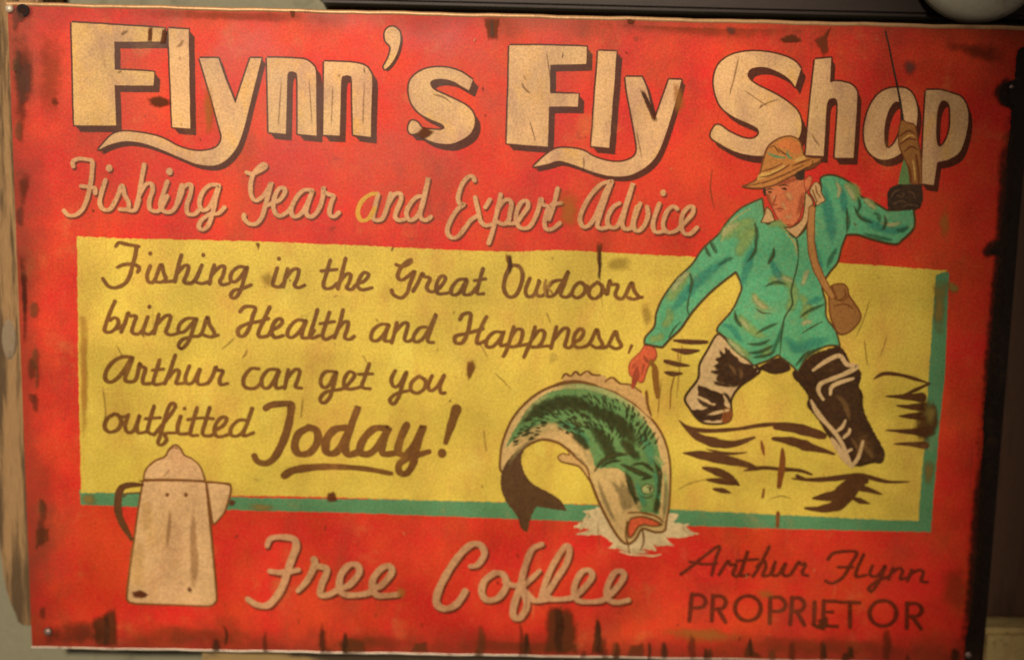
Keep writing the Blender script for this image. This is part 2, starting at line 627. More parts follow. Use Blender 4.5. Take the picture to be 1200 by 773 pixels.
# pale grey dish above the right corner
m_dish = plain('grey_enamel', '#d8d0bc', 0.5, scale=50, var=0.12, bump=0.15, dark='#77725f', dop=0.5)
dx, dz = P(1148, -52, 0.006)
dish = lathe('dish', m_dish, [(0.0, 0.010), (0.012, 0.0098), (0.021, 0.0085), (0.0255, 0.0055), (0.0275, 0.001), (0.0268, -0.0028), (0.012, -0.006), (0.0, -0.0065)],
             (dx, 0.0085, dz), (math.radians(84), 0, 0), None, 56)
dish.scale = (1.0, 1.0, 1.0)
dish['label'] = 'round pale grey dish hanging on dark board above sign\'s right corner'
dish['category'] = 'dish'

# rough pale block at the lower right
m_block = plain('rough_pale_plaster', '#f0cf8a', 0.85, scale=95, var=0.2, bump=1.0, bdist=0.004, dark='#3d2c16', dthr=(0.55, 0.66), dop=0.8)
block = px_box('plaster_block', m_block, 1153, 1330, 736, 900, 0.004, 0.029, 0.0025, math.radians(-1.0))
block['label'] = 'rough textured pale yellow block below the brown board, at the sign\'s lower right'
block['category'] = 'block'

# narrow weathered lath under the lower edge
m_lath = plain('old_lath_wood', '#a88a58', 0.8, scale=10, var=0.2, bump=0.5, stretch=(1.6, 3, 9), dark='#2c1c10', dthr=(0.46, 0.56), dop=0.9)  # tan base broken by dark brown noise patches
lath = px_box('wooden_lath', m_lath, 236, 1146, 767.5, 840, 0.008, 0.0296, 0.001, math.radians(0.75))
lath['label'] = 'stained thin wooden lath showing just below the sign\'s bottom edge'
lath['category'] = 'lath'

# ------------------------------------------------------------------ the sign
sign = bpy.data.objects.new('tin_sign', None)
COLL.objects.link(sign)
sign['label'] = 'distressed red metal advertising sign with yellow panel, cream lettering, angler, fish and coffee pot'
sign['category'] = 'sign'

red = paint('ink_red', '#ec2f20', blend=(('#b83622', 30, 0.46, 0.70, 0.7), ('#f4523a', 70, 0.58, 0.74, 0.5), ('#8c3420', 150, 0.64, 0.76, 0.5)))
m_tin = plain('bare_tin_edge', '#d9a878', 0.45, 0.3, scale=90, var=0.15, bump=0.2, dark='#8a5a38', dop=0.5)
m_tin2 = plain('bare_tin_edge_pale', '#e6d2bc', 0.4, 0.3, scale=90, var=0.15, bump=0.2, dark='#7a5a44', dop=0.6)

# plate: a gridded sheet with a rounded front edge
sheet = box_mesh('sheet', red, -SIGN_W / 2, SIGN_W / 2, 0.0, 0.0016, 0.0, SIGN_H, 0.0004, sign)
def hem(mat, z, r):
    """rolled edge of the plate: a half-round roll along its top or bottom"""
    n, k = 60, 10
    v, f = [], []
    for i in range(n + 1):
        x = -SIGN_W / 2 + SIGN_W * i / n
        wob = 0.00012 * math.sin(i * 0.9) + 0.0001 * math.sin(i * 2.3)
        for j in range(k):
            a = 2 * math.pi * j / k
            v.append((x, 0.0004 - r * math.cos(a) * 0.9, z + wob + r * math.sin(a)))
    for i in range(n):
        for j in range(k):
            f.append([i * k + j, (i + 1) * k + j, (i + 1) * k + (j + 1) % k, i * k + (j + 1) % k])
    me = bpy.data.meshes.new('rolled_edge')
    me.from_pydata(v, [], f)
    me.materials.append(mat)
    for p in me.polygons: p.use_smooth = True
    o = bpy.data.objects.new('rolled_edge', me)
    COLL.objects.link(o)
    o.parent = sign
    return o
hem(m_tin, SIGN_H - 0.0006, 0.00095)
hem(m_tin2, 0.0004, 0.0006)

cream = paint('ink_cream', '#f0be88', blend=(('#c8967a', 42, 0.42, 0.66, 0.75), ('#f4b85a', 60, 0.50, 0.70, 0.7), ('#8a5a38', 95, 0.60, 0.74, 0.55)))
creamy = paint('ink_cream_yellowed', '#f2c07a', blend=(('#c8967a', 42, 0.42, 0.66, 0.75), ('#f4b85a', 60, 0.50, 0.70, 0.7), ('#8a5a38', 95, 0.60, 0.74, 0.55)))
brown_dk = paint('ink_dark_brown', '#551c0c', 0.5)
script_cream = paint('ink_script_cream', '#e8ac7c', blend=(('#c4875c', 80, 0.45, 0.68, 0.6), ('#f0b868', 60, 0.54, 0.7, 0.5)))
coffee_cream = paint('ink_coffee_cream', '#dca276', blend=(('#b87a52', 80, 0.45, 0.68, 0.6),))
script_sh = paint('ink_script_shadow', '#7a2a14', 0.5)
yellow = paint('ink_yellow', '#eccb52', blend=(('#dca24c', 34, 0.46, 0.70, 0.6), ('#f2da60', 48, 0.52, 0.7, 0.6), ('#a87434', 110, 0.62, 0.76, 0.45)))
green = paint('ink_green', '#5a9868')
brown_ink = paint('ink_brown', '#80501c', 0.7, blend=(('#a8742e', 70, 0.50, 0.72, 0.55), ('#5c3412', 60, 0.52, 0.7, 0.5)))
deep_brown = paint('ink_deep_brown', '#5e3518', 0.6)
dull_red = paint('ink_dull_maroon', '#74200f', 0.6)
black_ink = paint('ink_charred_black', '#1e1312', 0.2)

# --- yellow panel with its green border
a = Art()
a.shape(green, '93,574 300,583 500,585 789,594 1072,609 1082,430 1088,318 1112,319 1108,430 1101,500 1090.5,623 950,620 800,615.5 640,609 560,606 400,600 300,598 95,591', sm=False, rough=0.5)
border = a.build('green_border', None)
a = Art()
a.shape(yellow, '90,277 150,279.5 250,281.5 330,284 440,288.5 530,293 600,295 650,293 700,295 770,299 860,303 1000,309 1110,317 1097,322 1094,360 1089,430 1083,520 1076,610 1000,607 900,602 789,596.5 700,591 600,588 500,586 420,583 330,581 240,580 150,577 95,577 92,430', sm=False, rough=0.6)
panel = a.build('yellow_panel', sign)
border.parent = panel

# --- heading
TITLE = [
 ('84,26.5 139,30 193,33.5 192,49 134,49 134.5,82 181,84.5 180,100.5 134.5,100 136,147 87,147', [], False),
 ('197.5,33.5 221,35 223,151 202,149', [], False),
 ('234,68.5c 256,68.5c 264,92 276,121.5c 283,100 293.5,68.5c 306.5,68.5c 296,110 284.5,155 274,178 256,192.7 233,192.7 212,185 191,176 168,168 147,165.5 129,169.4 115,176c 124,165.5 132,158 145,154.4 168,156.5 189,161.6 209.5,172 227.6,177 243,176.6 254.7,172 260,161.6 256,145 249.6,121.5 240.5,90.5', [], True),
 ('313,68c 330,68.3 346,69 358,70.5 366,76 370,85 370.5,120 371,159c 349,157c 349,120 348.5,90 346,85 341,84 337,88 336,120 335,157c 315,155c 314,110', [], True),
 ('380,72.4c 398,73 414,74 427,77 433,83 436,93 435,130 434.5,160.5c 414,158c 413,120 412.5,94 410,89 403.5,89 400,94 399,125 398,159c 379,158c 379.5,115', [], True),
 ('451,39 455,33 461.6,32 468,37.5 469,48 465.5,62 459,74 451,81.5 449.5,79 455,68.5 458,58 456.5,53 452,48', [], True),
 ('554,94c 549.6,106c 540.5,101 530,95 517,92.5 507,94 504,98 508,105 520,111 535,118 548,125.4 555,134.5 556,146 551,156.5 540.5,164 527.6,168.6 512,167.6 499,163 489,157 481,156.5 478.5,150 482,142 489,143.5 495,151 504,152 517,152.6 521,149.5 517,145 504,139.6 491,132 482,120 479,105 482,93 492.6,84 507,79.6 525,80 540.5,85', [], True),
 ('597,53.5 640,53.5 687.5,55 687,75 644.6,76 644.6,109.5 678,110.5 677,125 643.5,125 642,172 594,168', [], False),
 ('701,60 722.5,60.5 714,173 693,171.5', [], False),
 ('733,90.5c 752,90.5c 758,105 767,142c 774,122 784,93.6c 798.5,94c 790,125 779,160 770,181 760,193 748,201 735,206 718,206.5 700,203 683,197 670.5,192.5 655,188.5 642,192 625,195.5c 639.5,182 652,174.6 668,174 683.5,177 696,184 712,189 727,190 740,186 746,178.5 745.5,165.5 740,134.5 735,108.6', [], True),
 ('938.5,81c 931.7,102c 925,93 913,85 896.7,79 881.7,80 876,86 878,93 887,100 907,110 923,120 935,131.7 939,147 935,163 920,176 900,182 880,182 860,177 843,168 833,160 837,149 843,147 855,155 870,161.7 881.7,163 889,158 888,151 878,145 860,137 845,125 837.7,107 837,90 843,75 857,65 877,60.7 900,61.7 920,66.7 932,73', [], True),
 ('955,70c 974,68c 972.5,97c 980,95.5 990,97 998,100 1004,108 1004,123 1002,155 1000,185c 978,185c 980,155 981.7,127 980,116.7 974,115.5 969,122 967,150 965,183c 944,181.7c 949,125', [], True),
 ('1051,103 1063,105 1071,114 1075,130 1073,150 1066,167 1056,179 1045,185.5 1033,187 1022,182 1015,172 1012.5,158 1014,142 1019,126 1028,112 1039,105', ['1050,119 1056,123 1057,138 1054,155 1048,168 1041,174 1037,170 1036,156 1038,140 1043,126'], True),
 ('1085,106c 1101.7,106 1114,109.5 1127,115 1134,130 1133,153 1125,177 1112,186.5 1098,190c 1094,217c 1080,215c 1082,160', ['1107,118 1113,125 1113,150 1107,167 1100,172 1097,160 1098,133 1102,120'], True),
]
OFF = {10: (6, 9), 11: (5, 8), 12: (5, 8), 13: (5, 8)}
a = Art()
fills = []
for i, (s, hs, sm) in enumerate(TITLE):
    p = pts(s)
    o = smooth(p, True) if sm else [q[:2] for q in p]
    if not sm: o = wobble(resample(o, True, 8), 0.25)
    H = [smooth(pts(h), True) for h in hs]
    fills.append((o, H))
    dx_, dy_ = OFF.get(i, (7, 8))
    if i == 5: dx_, dy_ = 3, 3
    if i in (2, 9): dx_, dy_ = 5, 6
    n = 5
    for k in range(n, 0, -1):           # the painted block shadow: the letter slid down and to the right
        a.fill(brown_dk, [(x + dx_ * k / n, y + dy_ * k / n) for x, y in o], [[(x + dx_ * k / n, y + dy_ * k / n) for x, y in h] for h in H])
    for l in [o] + H:
        a.ribbon(brown_dk, l + [l[0]], [4.2], caps=False)
shadow = a.build('block_shadow', None)
a = Art()
for i, (o, H) in enumerate(fills):
    a.fill(creamy if i in (0,) else cream, o, H)
head = a.build('heading_lettering', sign)
shadow.parent = head

# --- second line, cream brush script
SUB = [
 ((60, 170, 5.0), '130,125 126,98 160,80 215,85 240,95 240,140 235,200 222,270 205,330 180,380 140,410 100,410 75,385; 175,240 215,245 255,252 258,280; [8] 340,135;'
  '318,205 295,280 285,340 305,375 345,375 385,310 415,235 430,290 455,340 445,375 400,375; 445,380 490,380 515,320;'
  '545,115 530,200 515,290 495,375; 512,300 550,235 585,225 595,260 575,330 580,375 620,388 650,360 680,300;'
  '[8] 693,155; 680,215 655,290 640,350 665,390 710,385 740,340 770,270; 765,235 745,310 735,345; 750,280 790,235 820,235 815,290 795,350 800,400 840,405 865,380;'
  '985,235 930,235 885,280 868,340 885,380 920,370 955,310 982,240 965,310 945,400 920,470 890,495 865,480 880,440 930,405 980,400 1015,365'),
 ((270, 170, 5.0), '95,160 130,168 175,150 208,125 195,110 165,130 130,180 118,240 125,300 150,325 190,300 225,250 240,220 225,280 205,350 185,420 150,460 110,460 80,430 80,410;'
  '210,355 245,340 290,320 320,275 310,250 280,260 255,320 255,380 285,415 330,395 360,360; 480,265 430,265 385,310 355,380 375,420 420,395 460,320 482,265 455,340 445,400 475,420 515,380 540,310 545,245 545,270 580,290 605,300 590,340 580,400 605,420 635,395;'
  '940,285 915,370 905,400; 925,345 960,290 995,285 1000,320 975,380 965,420 985,440 1020,435; 860,285 865,290 850,350 835,420 850,440 890,430 915,370;'
  '1130,300 1090,305 1050,350 1030,400 1050,440 1090,420 1125,350 1160,190 1140,280 1115,380 1115,425 1145,440 1175,420'),
 ((510, 190, 7.5), '345,160 330,125 290,130 245,180 215,250 200,320 215,365 255,370 200,410 150,480 110,570 110,630 150,665 200,650 260,580 310,510 365,475;'
  '350,310 365,380 385,460 400,520 440,555 500,545; 480,330 440,395; 575,285 555,380 530,490 505,600 470,710; 555,400 600,340 650,330 670,370 655,450 645,510 600,545 540,520;'
  '640,540 710,530 760,470 815,390 805,340 760,350 720,420 710,500 740,570 800,580 850,540 900,430 930,320 940,370 990,390 980,440 960,520 970,580 1020,590 1095,535; 1075,230 1060,300 1040,380 1000,500; 1020,370 1110,358'),
 ((660, 190, 6.667), '380,150 300,170 220,250 160,350 130,440 150,500 190,500 240,440 290,330 330,230 378,150 330,280 290,400 265,490 290,518 340,510;'
  '440,320 390,350 350,420 345,480 375,510 420,500 460,420 490,330 545,165 510,280 475,400 460,480 480,520 530,510 550,440 575,350; 600,325 570,400 550,470 560,530 600,530 640,480 662,410 655,350;'
  '[7] 780,240; 750,325 715,420 700,490 720,545 780,540; 890,365 860,345 820,370 790,430 780,500 810,545 870,540 920,500 960,460 1010,400 1015,350 980,350 935,400 920,480 940,550 990,560 1045,510'),
]
a = Art()
for reg, d in SUB:
    a.strokes(script_cream, d, reg, w=(4.7,), shadow=(script_sh, 1.5, 2.1, 0.8))
    if reg[0] == 270:
        a.strokes(paint('ink_script_yellowed', '#eeae3c'), '855,285 820,290 770,330 747,390 765,440 810,430 845,370', reg, w=(4.7,))
a.build('script_lettering', sign)

# --- brown slogan on the panel
a = Art()
BL = [
 ((100, 275, 5.4545), '[4 5 4.5] 195,75 215,50 260,60 342,75; [5 4.5] 328,75 320,130 306,182; [4 5.5 4] 205,208 250,190 310,190 345,210 335,238; [4.5 5 4] 300,200 285,260 255,310 200,337 150,330 112,280; [5] 415,120;'
  '415,200 395,260 405,300 440,295 485,190 500,240 515,280 490,302 450,300; 510,302 560,295; 615,130 595,200 572,300; 580,255 630,200 660,200 650,250 630,300 670,312 700,290 725,240; [5] 755,130; 745,195 720,260 705,295 740,312 790,300;'
  '825,195 805,260 795,312; 810,255 860,205 890,205 880,260 860,300 880,320 920,310; 1030,210 980,205 935,245 930,290 960,300 1000,260 1035,205 1015,280 990,360 955,405 930,390 950,355 1000,345 1060,320;'
  '190,425 165,480 135,560 125,612 160,622 200,590 212,550 190,528 160,545; 205,600 245,575; 230,620 255,560 275,495 282,518 325,520 310,570 300,620 335,635 365,610; [5] 410,460; 400,525 380,580 370,620 410,635 450,600; 470,510 455,570 440,630; 460,570 510,520 545,520 530,580 515,620 545,640 600,625;'
  '710,535 650,535 605,570 595,615 630,620 680,570 712,535 690,600 660,680 620,725 595,710 620,670 680,650 740,635 780,525 795,575 825,625 805,652 755,640; 810,652 850,640;'
  '[4.8] 990,490 1020,460 1085,465 1070,520 1050,590 1015,645 980,640 980,600 1030,570 1100,555 1170,535'),
 ((300, 275, 5.0), '[5] 135,140; 125,195 105,260 100,295 140,305 170,270; 185,200 170,260 160,305; 178,250 215,205 250,205 240,260 225,295 250,310 285,295; 435,150 415,220 395,290 410,315 445,310 475,285; 380,212 475,203; 525,140 505,220 480,315; 492,275 530,230 555,235 545,280 530,310 560,320 590,290 635,270 660,235 635,220 610,250 595,295 620,322 680,310;'
  '820,175 860,185 905,165 910,145 880,160 845,200 830,245 855,265 895,240 930,215 905,280 885,340 850,370 805,350 795,325; 920,330 950,280 975,225 985,245 1020,255 1000,310 1030,335 1075,310 1110,260 1095,240 1070,260 1055,310 1070,345 1130,340;'
  '[4.8] 80,425 50,490 15,570 25,597 70,590 90,560 130,540 155,510 140,490 110,510 90,560 110,600 160,590; 290,505 240,500 195,545 185,590 215,600 260,560 295,500 275,560 270,600 310,600 340,560; 360,440 340,510 315,590 330,605 370,590; 430,455 410,520 390,590 410,612 455,590; 375,520 460,508; 510,440 490,520 460,602; 475,560 510,515 540,510 535,550 520,600 550,612 575,595;'
  '770,525 730,525 685,560 675,610 710,620 750,580 780,525 760,580 755,620 800,620; 825,515 810,580 795,630; 815,570 860,520 890,520 880,570 870,610 890,625 920,610; 1000,540 960,545 925,590 930,625 970,615 1015,550 1055,465 1030,540 1005,620 1040,630'),
 ((530, 285, 5.0), '85,210 35,215 -5,265 0,300 40,290 85,215 70,270 70,300 110,295 140,260; 180,150 160,220 145,290 185,295; 130,218 195,208;'
  '[4.8] 330,150 350,130 390,135 412,180 400,250 370,305 330,312 303,270 308,210 330,150; 455,205 430,270 440,310 480,300 512,215 490,290 520,310 550,290; 640,215 590,225 555,270 560,310 600,300 640,240 680,165 655,240 635,300 670,315 700,290 715,255 750,228 778,255 770,295 730,320 700,300; 760,235 810,262; 850,228 810,260 800,300 830,325 870,300 880,255 850,228; 875,245 905,300 915,250 925,215 930,240 970,245 955,300 980,325 1010,310 1050,230 1065,275 1090,315 1060,327 1030,318; 1080,322 1112,315;'
  '[4.8] 45,445 65,415 105,410 105,450 90,520 60,580 20,582 18,545 70,530 130,515 182,500; 200,430 170,490 145,560 150,588 195,570; 290,520 245,520 205,560 200,600 235,605 280,560 302,515 285,570 285,600 320,590; 360,490 340,560 320,620 300,660; 343,550 375,505 410,510 405,560 380,600 330,605; 390,600 440,590; 485,490 465,560 440,620 420,665; 468,560 510,510 540,520 530,570 500,605 450,605; 500,605 575,600; 610,490 595,550 578,612; 598,560 650,500 680,505 670,560 660,602 690,610 715,580 750,560 770,520 750,500 720,530 710,580 735,610 800,590 845,505 860,550 880,595 850,612 820,600; 870,612 910,600 955,515 970,560 990,600 960,617 930,605; [4 2] 1050,600 1032,642'),
 ((100, 405, 5.4545), '[4.8] 305,75 240,70 180,100 135,160 130,215 170,230 230,180 300,75 275,150 255,215 290,230 325,210 350,110 355,130 385,145 370,200 372,240 415,240; 475,90 455,160 435,230 455,247 510,235; 430,155 500,148; 575,60 545,150 508,240; 530,205 575,155 600,160 590,210 580,240 630,238; 665,130 640,200 650,240 690,230 735,145 715,210 730,247 785,238; 785,238 815,190 835,130 840,155 880,160 860,210 865,247 910,240;'
  '[4.8] 185,435 140,465 125,520 155,550 205,535 230,490 215,445 185,435; 225,455 262,450; 275,440 255,510 270,550 310,540 350,440 330,510 340,555 380,550; 440,385 415,470 400,545 440,567; 385,465 480,458; 440,567 520,470 575,390 555,365 530,400 505,480 480,570 465,620 490,632 520,600 510,560 575,555; [4.5] 635,400; [4.8] 610,450 590,520 600,560 650,560; 715,395 690,480 672,565 720,570; 795,395 770,480 750,560 790,575 830,560; 655,470 740,460 820,465; 825,540 880,510 905,465 875,455 840,490 825,545 850,580 920,565; 1030,475 980,475 935,520 930,565 970,575 1020,530 1070,390 1040,480 1010,572 1075,555'),
 ((280, 405, 4.2857), '[4.6] 100,115 60,115 25,160 30,205 80,212 115,180; 200,120 150,120 115,165 120,205 155,205 202,125 185,180 190,212 225,205; 248,120 230,212; 237,170 280,120 305,125 295,170 285,205 315,212; 485,130 435,130 410,170 420,205 450,200 490,130 475,200 455,260 425,287 408,265 440,230 520,215 555,185 582,145 555,130 530,165 530,205 560,217 615,205; 655,90 635,150 618,205 660,215; 600,142 672,140;'
  '[4.6] 785,125 765,170 780,205 810,190 842,130 820,200 800,260 775,292 758,270 790,240 850,225; 900,155 870,180 863,220 895,237 930,215 937,175 905,152; 970,150 950,200 965,225 1000,200 1032,145 1010,200 1015,237 1035,235'),
]
for reg, d in BL:
    a.strokes(brown_ink, d, reg, w=(4.5,))
REGT = (280, 405, 4.2857)
a.strokes(brown_ink, '[8 9 8 9 9 8 7] 135,312 160,297 205,291 258,292 262,322 248,400 222,480 182,555 140,588 95,580 78,552; [8.5] 350,410 300,440 280,500 300,540 355,535 395,480 390,425 350,408; [9 9 8 7 8 9] 535,410 480,420 440,470 440,530 490,532 545,440 600,303 565,400 535,500 550,545 605,530;'
  '[9 8.5 8 8] 745,415 680,415 625,470 608,530 650,542 700,500 752,410 725,480 725,540 800,535; [8.5 8 8 7] 842,398 810,470 800,530 840,545 890,480 925,405 895,500 875,590 840,640 805,630 808,590 860,560 955,530; [11 9 5] 1092,318 1062,410 1038,485; [10.5] 1020,538; [9 10.5 9 7.5 7 6] 228,650 280,622 400,607 520,607 640,617 765,640', REGT)
a.strokes(paint('ink_brown_faded', '#a87c34', 0.7), '[3 3.5 2] 548,215 540,260 545,305; [2 3] 575,225 560,262; [2 2.5] 540,235 585,290', (530, 285, 5.0))
a.build('slogan_lettering', sign)

# --- Free Coffee
a = Art()
FC = [
 ((280, 610, 5.0), '[5 7.5 8 7.5 7.5 8 6] 165,145 185,102 250,92 322,105 335,150 310,220 285,290 260,370 220,440 170,490 110,490 50,455; [6 8 6] 180,292 250,300 350,285; [5 7 7] 345,408 400,345 440,265 442,228; [8 7] 440,225 448,258; [7] 450,262 512,275 510,310 485,370 477,425 520,432 590,395 650,370 705,300 690,255 640,260 595,320 590,390 625,430 740,425 795,395 840,370 895,300 880,260 830,280 785,340 785,400 820,435 930,428'),
 ((490, 610, 4.444), '[6 7.5 7.5 8 7] 270,235 310,225 345,170 325,125 280,120 220,170 150,270 102,370 97,430 140,455 200,430 245,365; [7] 395,270 345,310 330,370 360,410 420,395 460,330 440,275 400,268; 450,315 500,335 545,325; [6 7.5 7] 645,120 590,150 552,250 530,340 500,430 495,490 530,502 565,440 552,380 535,330; [5 6] 632,258 555,330; [7] 560,370 600,410 640,410 690,400; 640,410 655,340 700,230 765,130 788,150 770,220 720,300 672,380 690,405 795,398 850,360 905,290 890,255 850,265 815,330 815,390 850,417 960,410 1030,350 1070,290 1060,260 1020,270 985,340 985,400 1030,422 1095,410'),
]
for reg, d in FC:
    a.strokes(coffee_cream, d, reg, w=(6.3,), shadow=(script_sh, 1.7, 2.4, 0.9))
a.build('script_lettering', sign)

# --- signature and PROPRIETOR
a = Art()
R4 = (780, 620, 3.4286)
a.strokes(dull_red, '[4.4 3.8 4] 62,178 100,150 150,110 215,65 200,120 185,182; 95,128 150,138 205,135; 215,180 250,125 258,142 282,140 270,178 295,180 330,85 310,150 302,185 335,178; 285,125 372,118; 415,70 375,150 350,187; 365,150 395,125 402,150 390,185 425,175 440,130; 440,130 425,175 450,182 482,135 470,178 500,180 535,128 542,140 562,138 548,175 572,185;'
  '[4.4 4] 652,118 680,92 765,90 742,140 712,190 670,215 642,205; 692,150 752,150; 795,100 768,160 767,188 805,182; 830,145 820,180 850,185 882,145 860,200 830,245 815,235 850,205 895,188; 912,155 895,197; 903,178 935,155 952,165 942,198 968,192; 988,162 972,205; 980,182 1015,162 1035,172 1026,205 1052,210', R4, w=(4.0,))
def ell(cx, cy, rx, ry):
    return ' '.join('%.1f,%.1f' % (cx + rx * math.cos(k * math.pi / 8), cy + ry * math.sin(k * math.pi / 8)) for k in range(17))
a.strokes(dull_red, '95,365 105,258; 105,262 140,262 160,285 147,310 100,314; 185,365 190,265; 190,267 225,268 242,290 227,315 188,318; 210,318 240,370; ' + ell(330, 315, 52, 50) + ';'
  '418,375 420,270; 420,272 460,272 482,300 464,325 420,327; 500,378 508,272; 508,275 540,275 557,300 542,325 505,327; 525,327 557,382; 598,290 595,380; 635,285 632,385; 635,287 685,287; 634,330 670,330; 632,385 690,388; 695,290 780,293; 740,292 740,390;' + ell(873, 335, 54, 51) + '; 968,394 970,295; 970,297 1010,297 1029,322 1012,345 970,348; 990,348 1025,397', R4, w=(4.9,))
a.build('signature_lettering', sign)

# --- coffee pot
CP = (100, 510, 3.5136)
pot_fill = paint('ink_pot_cream', '#eebe88', blend=(('#d0986a', 40, 0.48, 0.7, 0.6), ('#f4c070', 50, 0.52, 0.7, 0.5)))
pot_line = paint('ink_pot_line', '#86501f', 0.5)
handle_ink = paint('ink_pot_handle', '#6b3d1c', 0.6)
a = Art()
a.shape(pot_fill, '238,186c 300,184 400,184 498,188c 512,330 526,480 541,655 534,686 508,700 400,697 280,693 205,690 178,680 172,650 188,520 205,400 222,280', CP, outline=pot_line, ow=2.6)
a.soft(soft_ink('ink_pot_glow', '#f2c070', 0.3), '[20 24 22] 225,420 215,540 225,640; [16 18] 255,260 245,400', CP)
a.soft(soft_ink('ink_pot_shade', '#b07a48', 0.42), '[6 12 14 8] 445,290 445,420 450,540 440,640; [5 8 4] 350,300 345,380 335,470', CP)
a.soft(soft_ink('ink_pot_spot', '#7a4420', 0.85), '[8 10 6] 205,655 232,650 255,664; [6 7 6] 420,620 430,630 435,645', CP)
a.strokes(pot_line, '[4.5] 338,243; [5] 415,243', CP)
body = a.build('coffee_pot_picture', sign)
a = Art()
a.shape(pot_fill, '240,180c 250,140 285,105 328,86 346,56 370,38 392,52 408,80 440,95 475,130 494,186c 370,182', CP, outline=pot_line, ow=2.3)
a.strokes(pot_line, '[2 3.4 3.4 2.5] 225,186 300,181 420,184 595,197; [1 1.4 1] 345,60 368,48 385,58', CP)
a.build('lid', body)
a = Art()
a.shape(pot_fill, '500,192c 550,194 597,202c 600,225 588,270 575,310 550,345 528,366c 520,330 510,260', CP, outline=pot_line, ow=2.3)
a.build('spout', body)
a = Art()
a.strokes(handle_ink, '[5 8 8 8 7 4] 236,202 180,203 145,222 134,290 148,350 190,425; [2] 228,234 170,238 160,250', CP)
a.build('handle', body)

# --- dark brush strokes of the water and reeds
WT = (760, 380, 3.2222)
a = Art()
a.strokes(deep_brown, '[3.0 7.4 4.6] 95,60 160,66 220,66; [1.4 9.0 3.0] 85,92 140,102 190,98; [4.6 7.4 1.4] 62,138 110,150 155,155; [3.0 7.4 3.0] 62,180 95,186 125,184;'
  '[1.4 6.0 6.0 4.6 6.0 3.0] 115,362 150,388 220,400 330,394 420,380 520,372; [1.4 9.0 13.4 9.0 3.0] 125,375 180,420 250,445 320,450 400,425; [9.0 13.4 13.4 9.0] 480,385 540,388 600,402 660,420; [4.6 10.6 13.4 7.4 3.0] 470,430 540,440 610,462 660,475 700,488;'
  '[1.4 12.0 13.4 9.0 3.0] 130,484 200,492 280,508 360,525 420,545; [1.4 4.6 1.4] 220,470 300,486 370,482; [3.0 10.6 9.0 3.0] 205,540 250,552 300,572 340,605; [3.0 9.0 3.0] 220,585 270,590 330,602; [3.0 7.4 1.4] 245,620 280,626 310,634;'
  '[1.4 6.0 4.6 6.0 4.6 3.0] 360,550 430,540 500,545 570,550 615,565; [1.4 6.0 7.4 7.4 4.6 1.4] 540,580 620,585 700,580 800,570 900,592 985,592; [7.4 15.0 18.0 12.0 3.0] 820,590 760,605 720,640 660,650 620,655; [4.6 13.4 15.0 9.0 3.0] 800,600 760,640 710,680 650,695 590,692; [3.0 9.0 6.0 1.4] 760,605 820,620 880,640; [3.0 7.4 1.4] 760,650 800,665 835,675; [4.6 3.0] 560,570 590,582;'
  '[1.4 6.0 4.6 4.6 1.4] 850,205 890,185 960,192 1060,222; [3.0 4.6 3.0] 1060,222 1010,245 960,268; [1.4 7.4 13.4] 895,270 960,272 1030,275; [1.4 7.4 12.0] 935,305 980,310 1040,310; [1.4 9.0 13.4] 945,345 990,345 1050,345; [1.4 6.0 13.4] 895,398 960,402 1040,405; [1.4 6.0 10.6] 925,450 980,450 1045,455', WT)
a.soft(soft_ink('ink_reed_soft', '#5e3518', 0.85), '[12.0 26.4 28.8 19.2] 1050,275 1045,330 1040,390 1035,450; [7.2 16.8 9.6] 1070,290 1075,350 1060,430', WT)
0 and a.fill(deep_brown, [(760 + x / 3.2222, 380 + y / 3.2222) for x, y in ((1000, 262), (1050, 280), (1092, 295), (1085, 370), (1060, 455), (1020, 462), (985, 425), (1010, 380), (985, 345), (1005, 310))])
water_marks = a.build('water_brush_strokes', sign)
rust_red = paint('ink_rust_red', '#8a4a1c', 0.5)
a = Art()
a.strokes(rust_red, '[3 7 7 5] 505,470 505,520 498,570 492,610; [2 4 2] 425,440 430,465 435,490; [2 3] 435,620 430,650; [4 4] 488,710 486,760', WT)
a.build('rust_drip', sign)

# --- fish
FS = (560, 420, 3.36)
f_body = paint('ink_fish_belly', '#dfb878')
f_green = paint('ink_fish_green', '#6a9658')
f_dark = paint('ink_fish_dark', '#44431e', 0.5)
f_teal = paint('ink_fish_teal', '#549c70')
f_light = paint('ink_fish_light', '#b9c07a')
f_line = paint('ink_fish_line', '#7a4c1c', 0.5)
f_tail = paint('ink_fish_tail', '#5c3c20', 0.6)
splash_ink = paint('ink_splash', '#ebcf9c')
a = Art()
a.shape(splash_ink, '470,585 415,598 445,620 375,662 440,668 395,692 482,694 535,728 505,748 592,744 610,765 640,764 655,748 705,757 690,732 765,730 738,704 800,706 875,688 800,672 835,652 770,640 790,615 745,600 600,560', FS, sm=False, rough=1.1)
a.soft(soft_ink('ink_splash_soft', '#ebcf9c', 0.9), '[4 8 4] 440,600 420,640 400,680; [4 8 3] 800,650 830,680 860,690; [3 7 3] 540,735 600,755 680,760; [3 6 2] 690,735 740,728 775,735; [3 5 2] 455,670 420,685 380,690', FS)
a.strokes(splash_ink, '[2 3 2] 560,757 600,768 640,772; [1 2.5 1] 640,770 690,775 720,768', FS)
splash = a.build('water_splash', None)
a = Art()
a.shape(f_body, '90,440 88,390 100,320 140,230 210,155 290,110 380,94 470,106 540,130 620,180 690,245 735,320 757,420 754,560 742,640 735,675 700,682 655,668 640,674 620,710 590,728 560,710 520,650 475,560 445,485 415,432 372,372 345,350 310,328 250,318 190,345 150,385 118,440', FS, outline=f_line, ow=3.2)
fish = a.build('fish_picture', sign)
splash.parent = fish
a = Art()
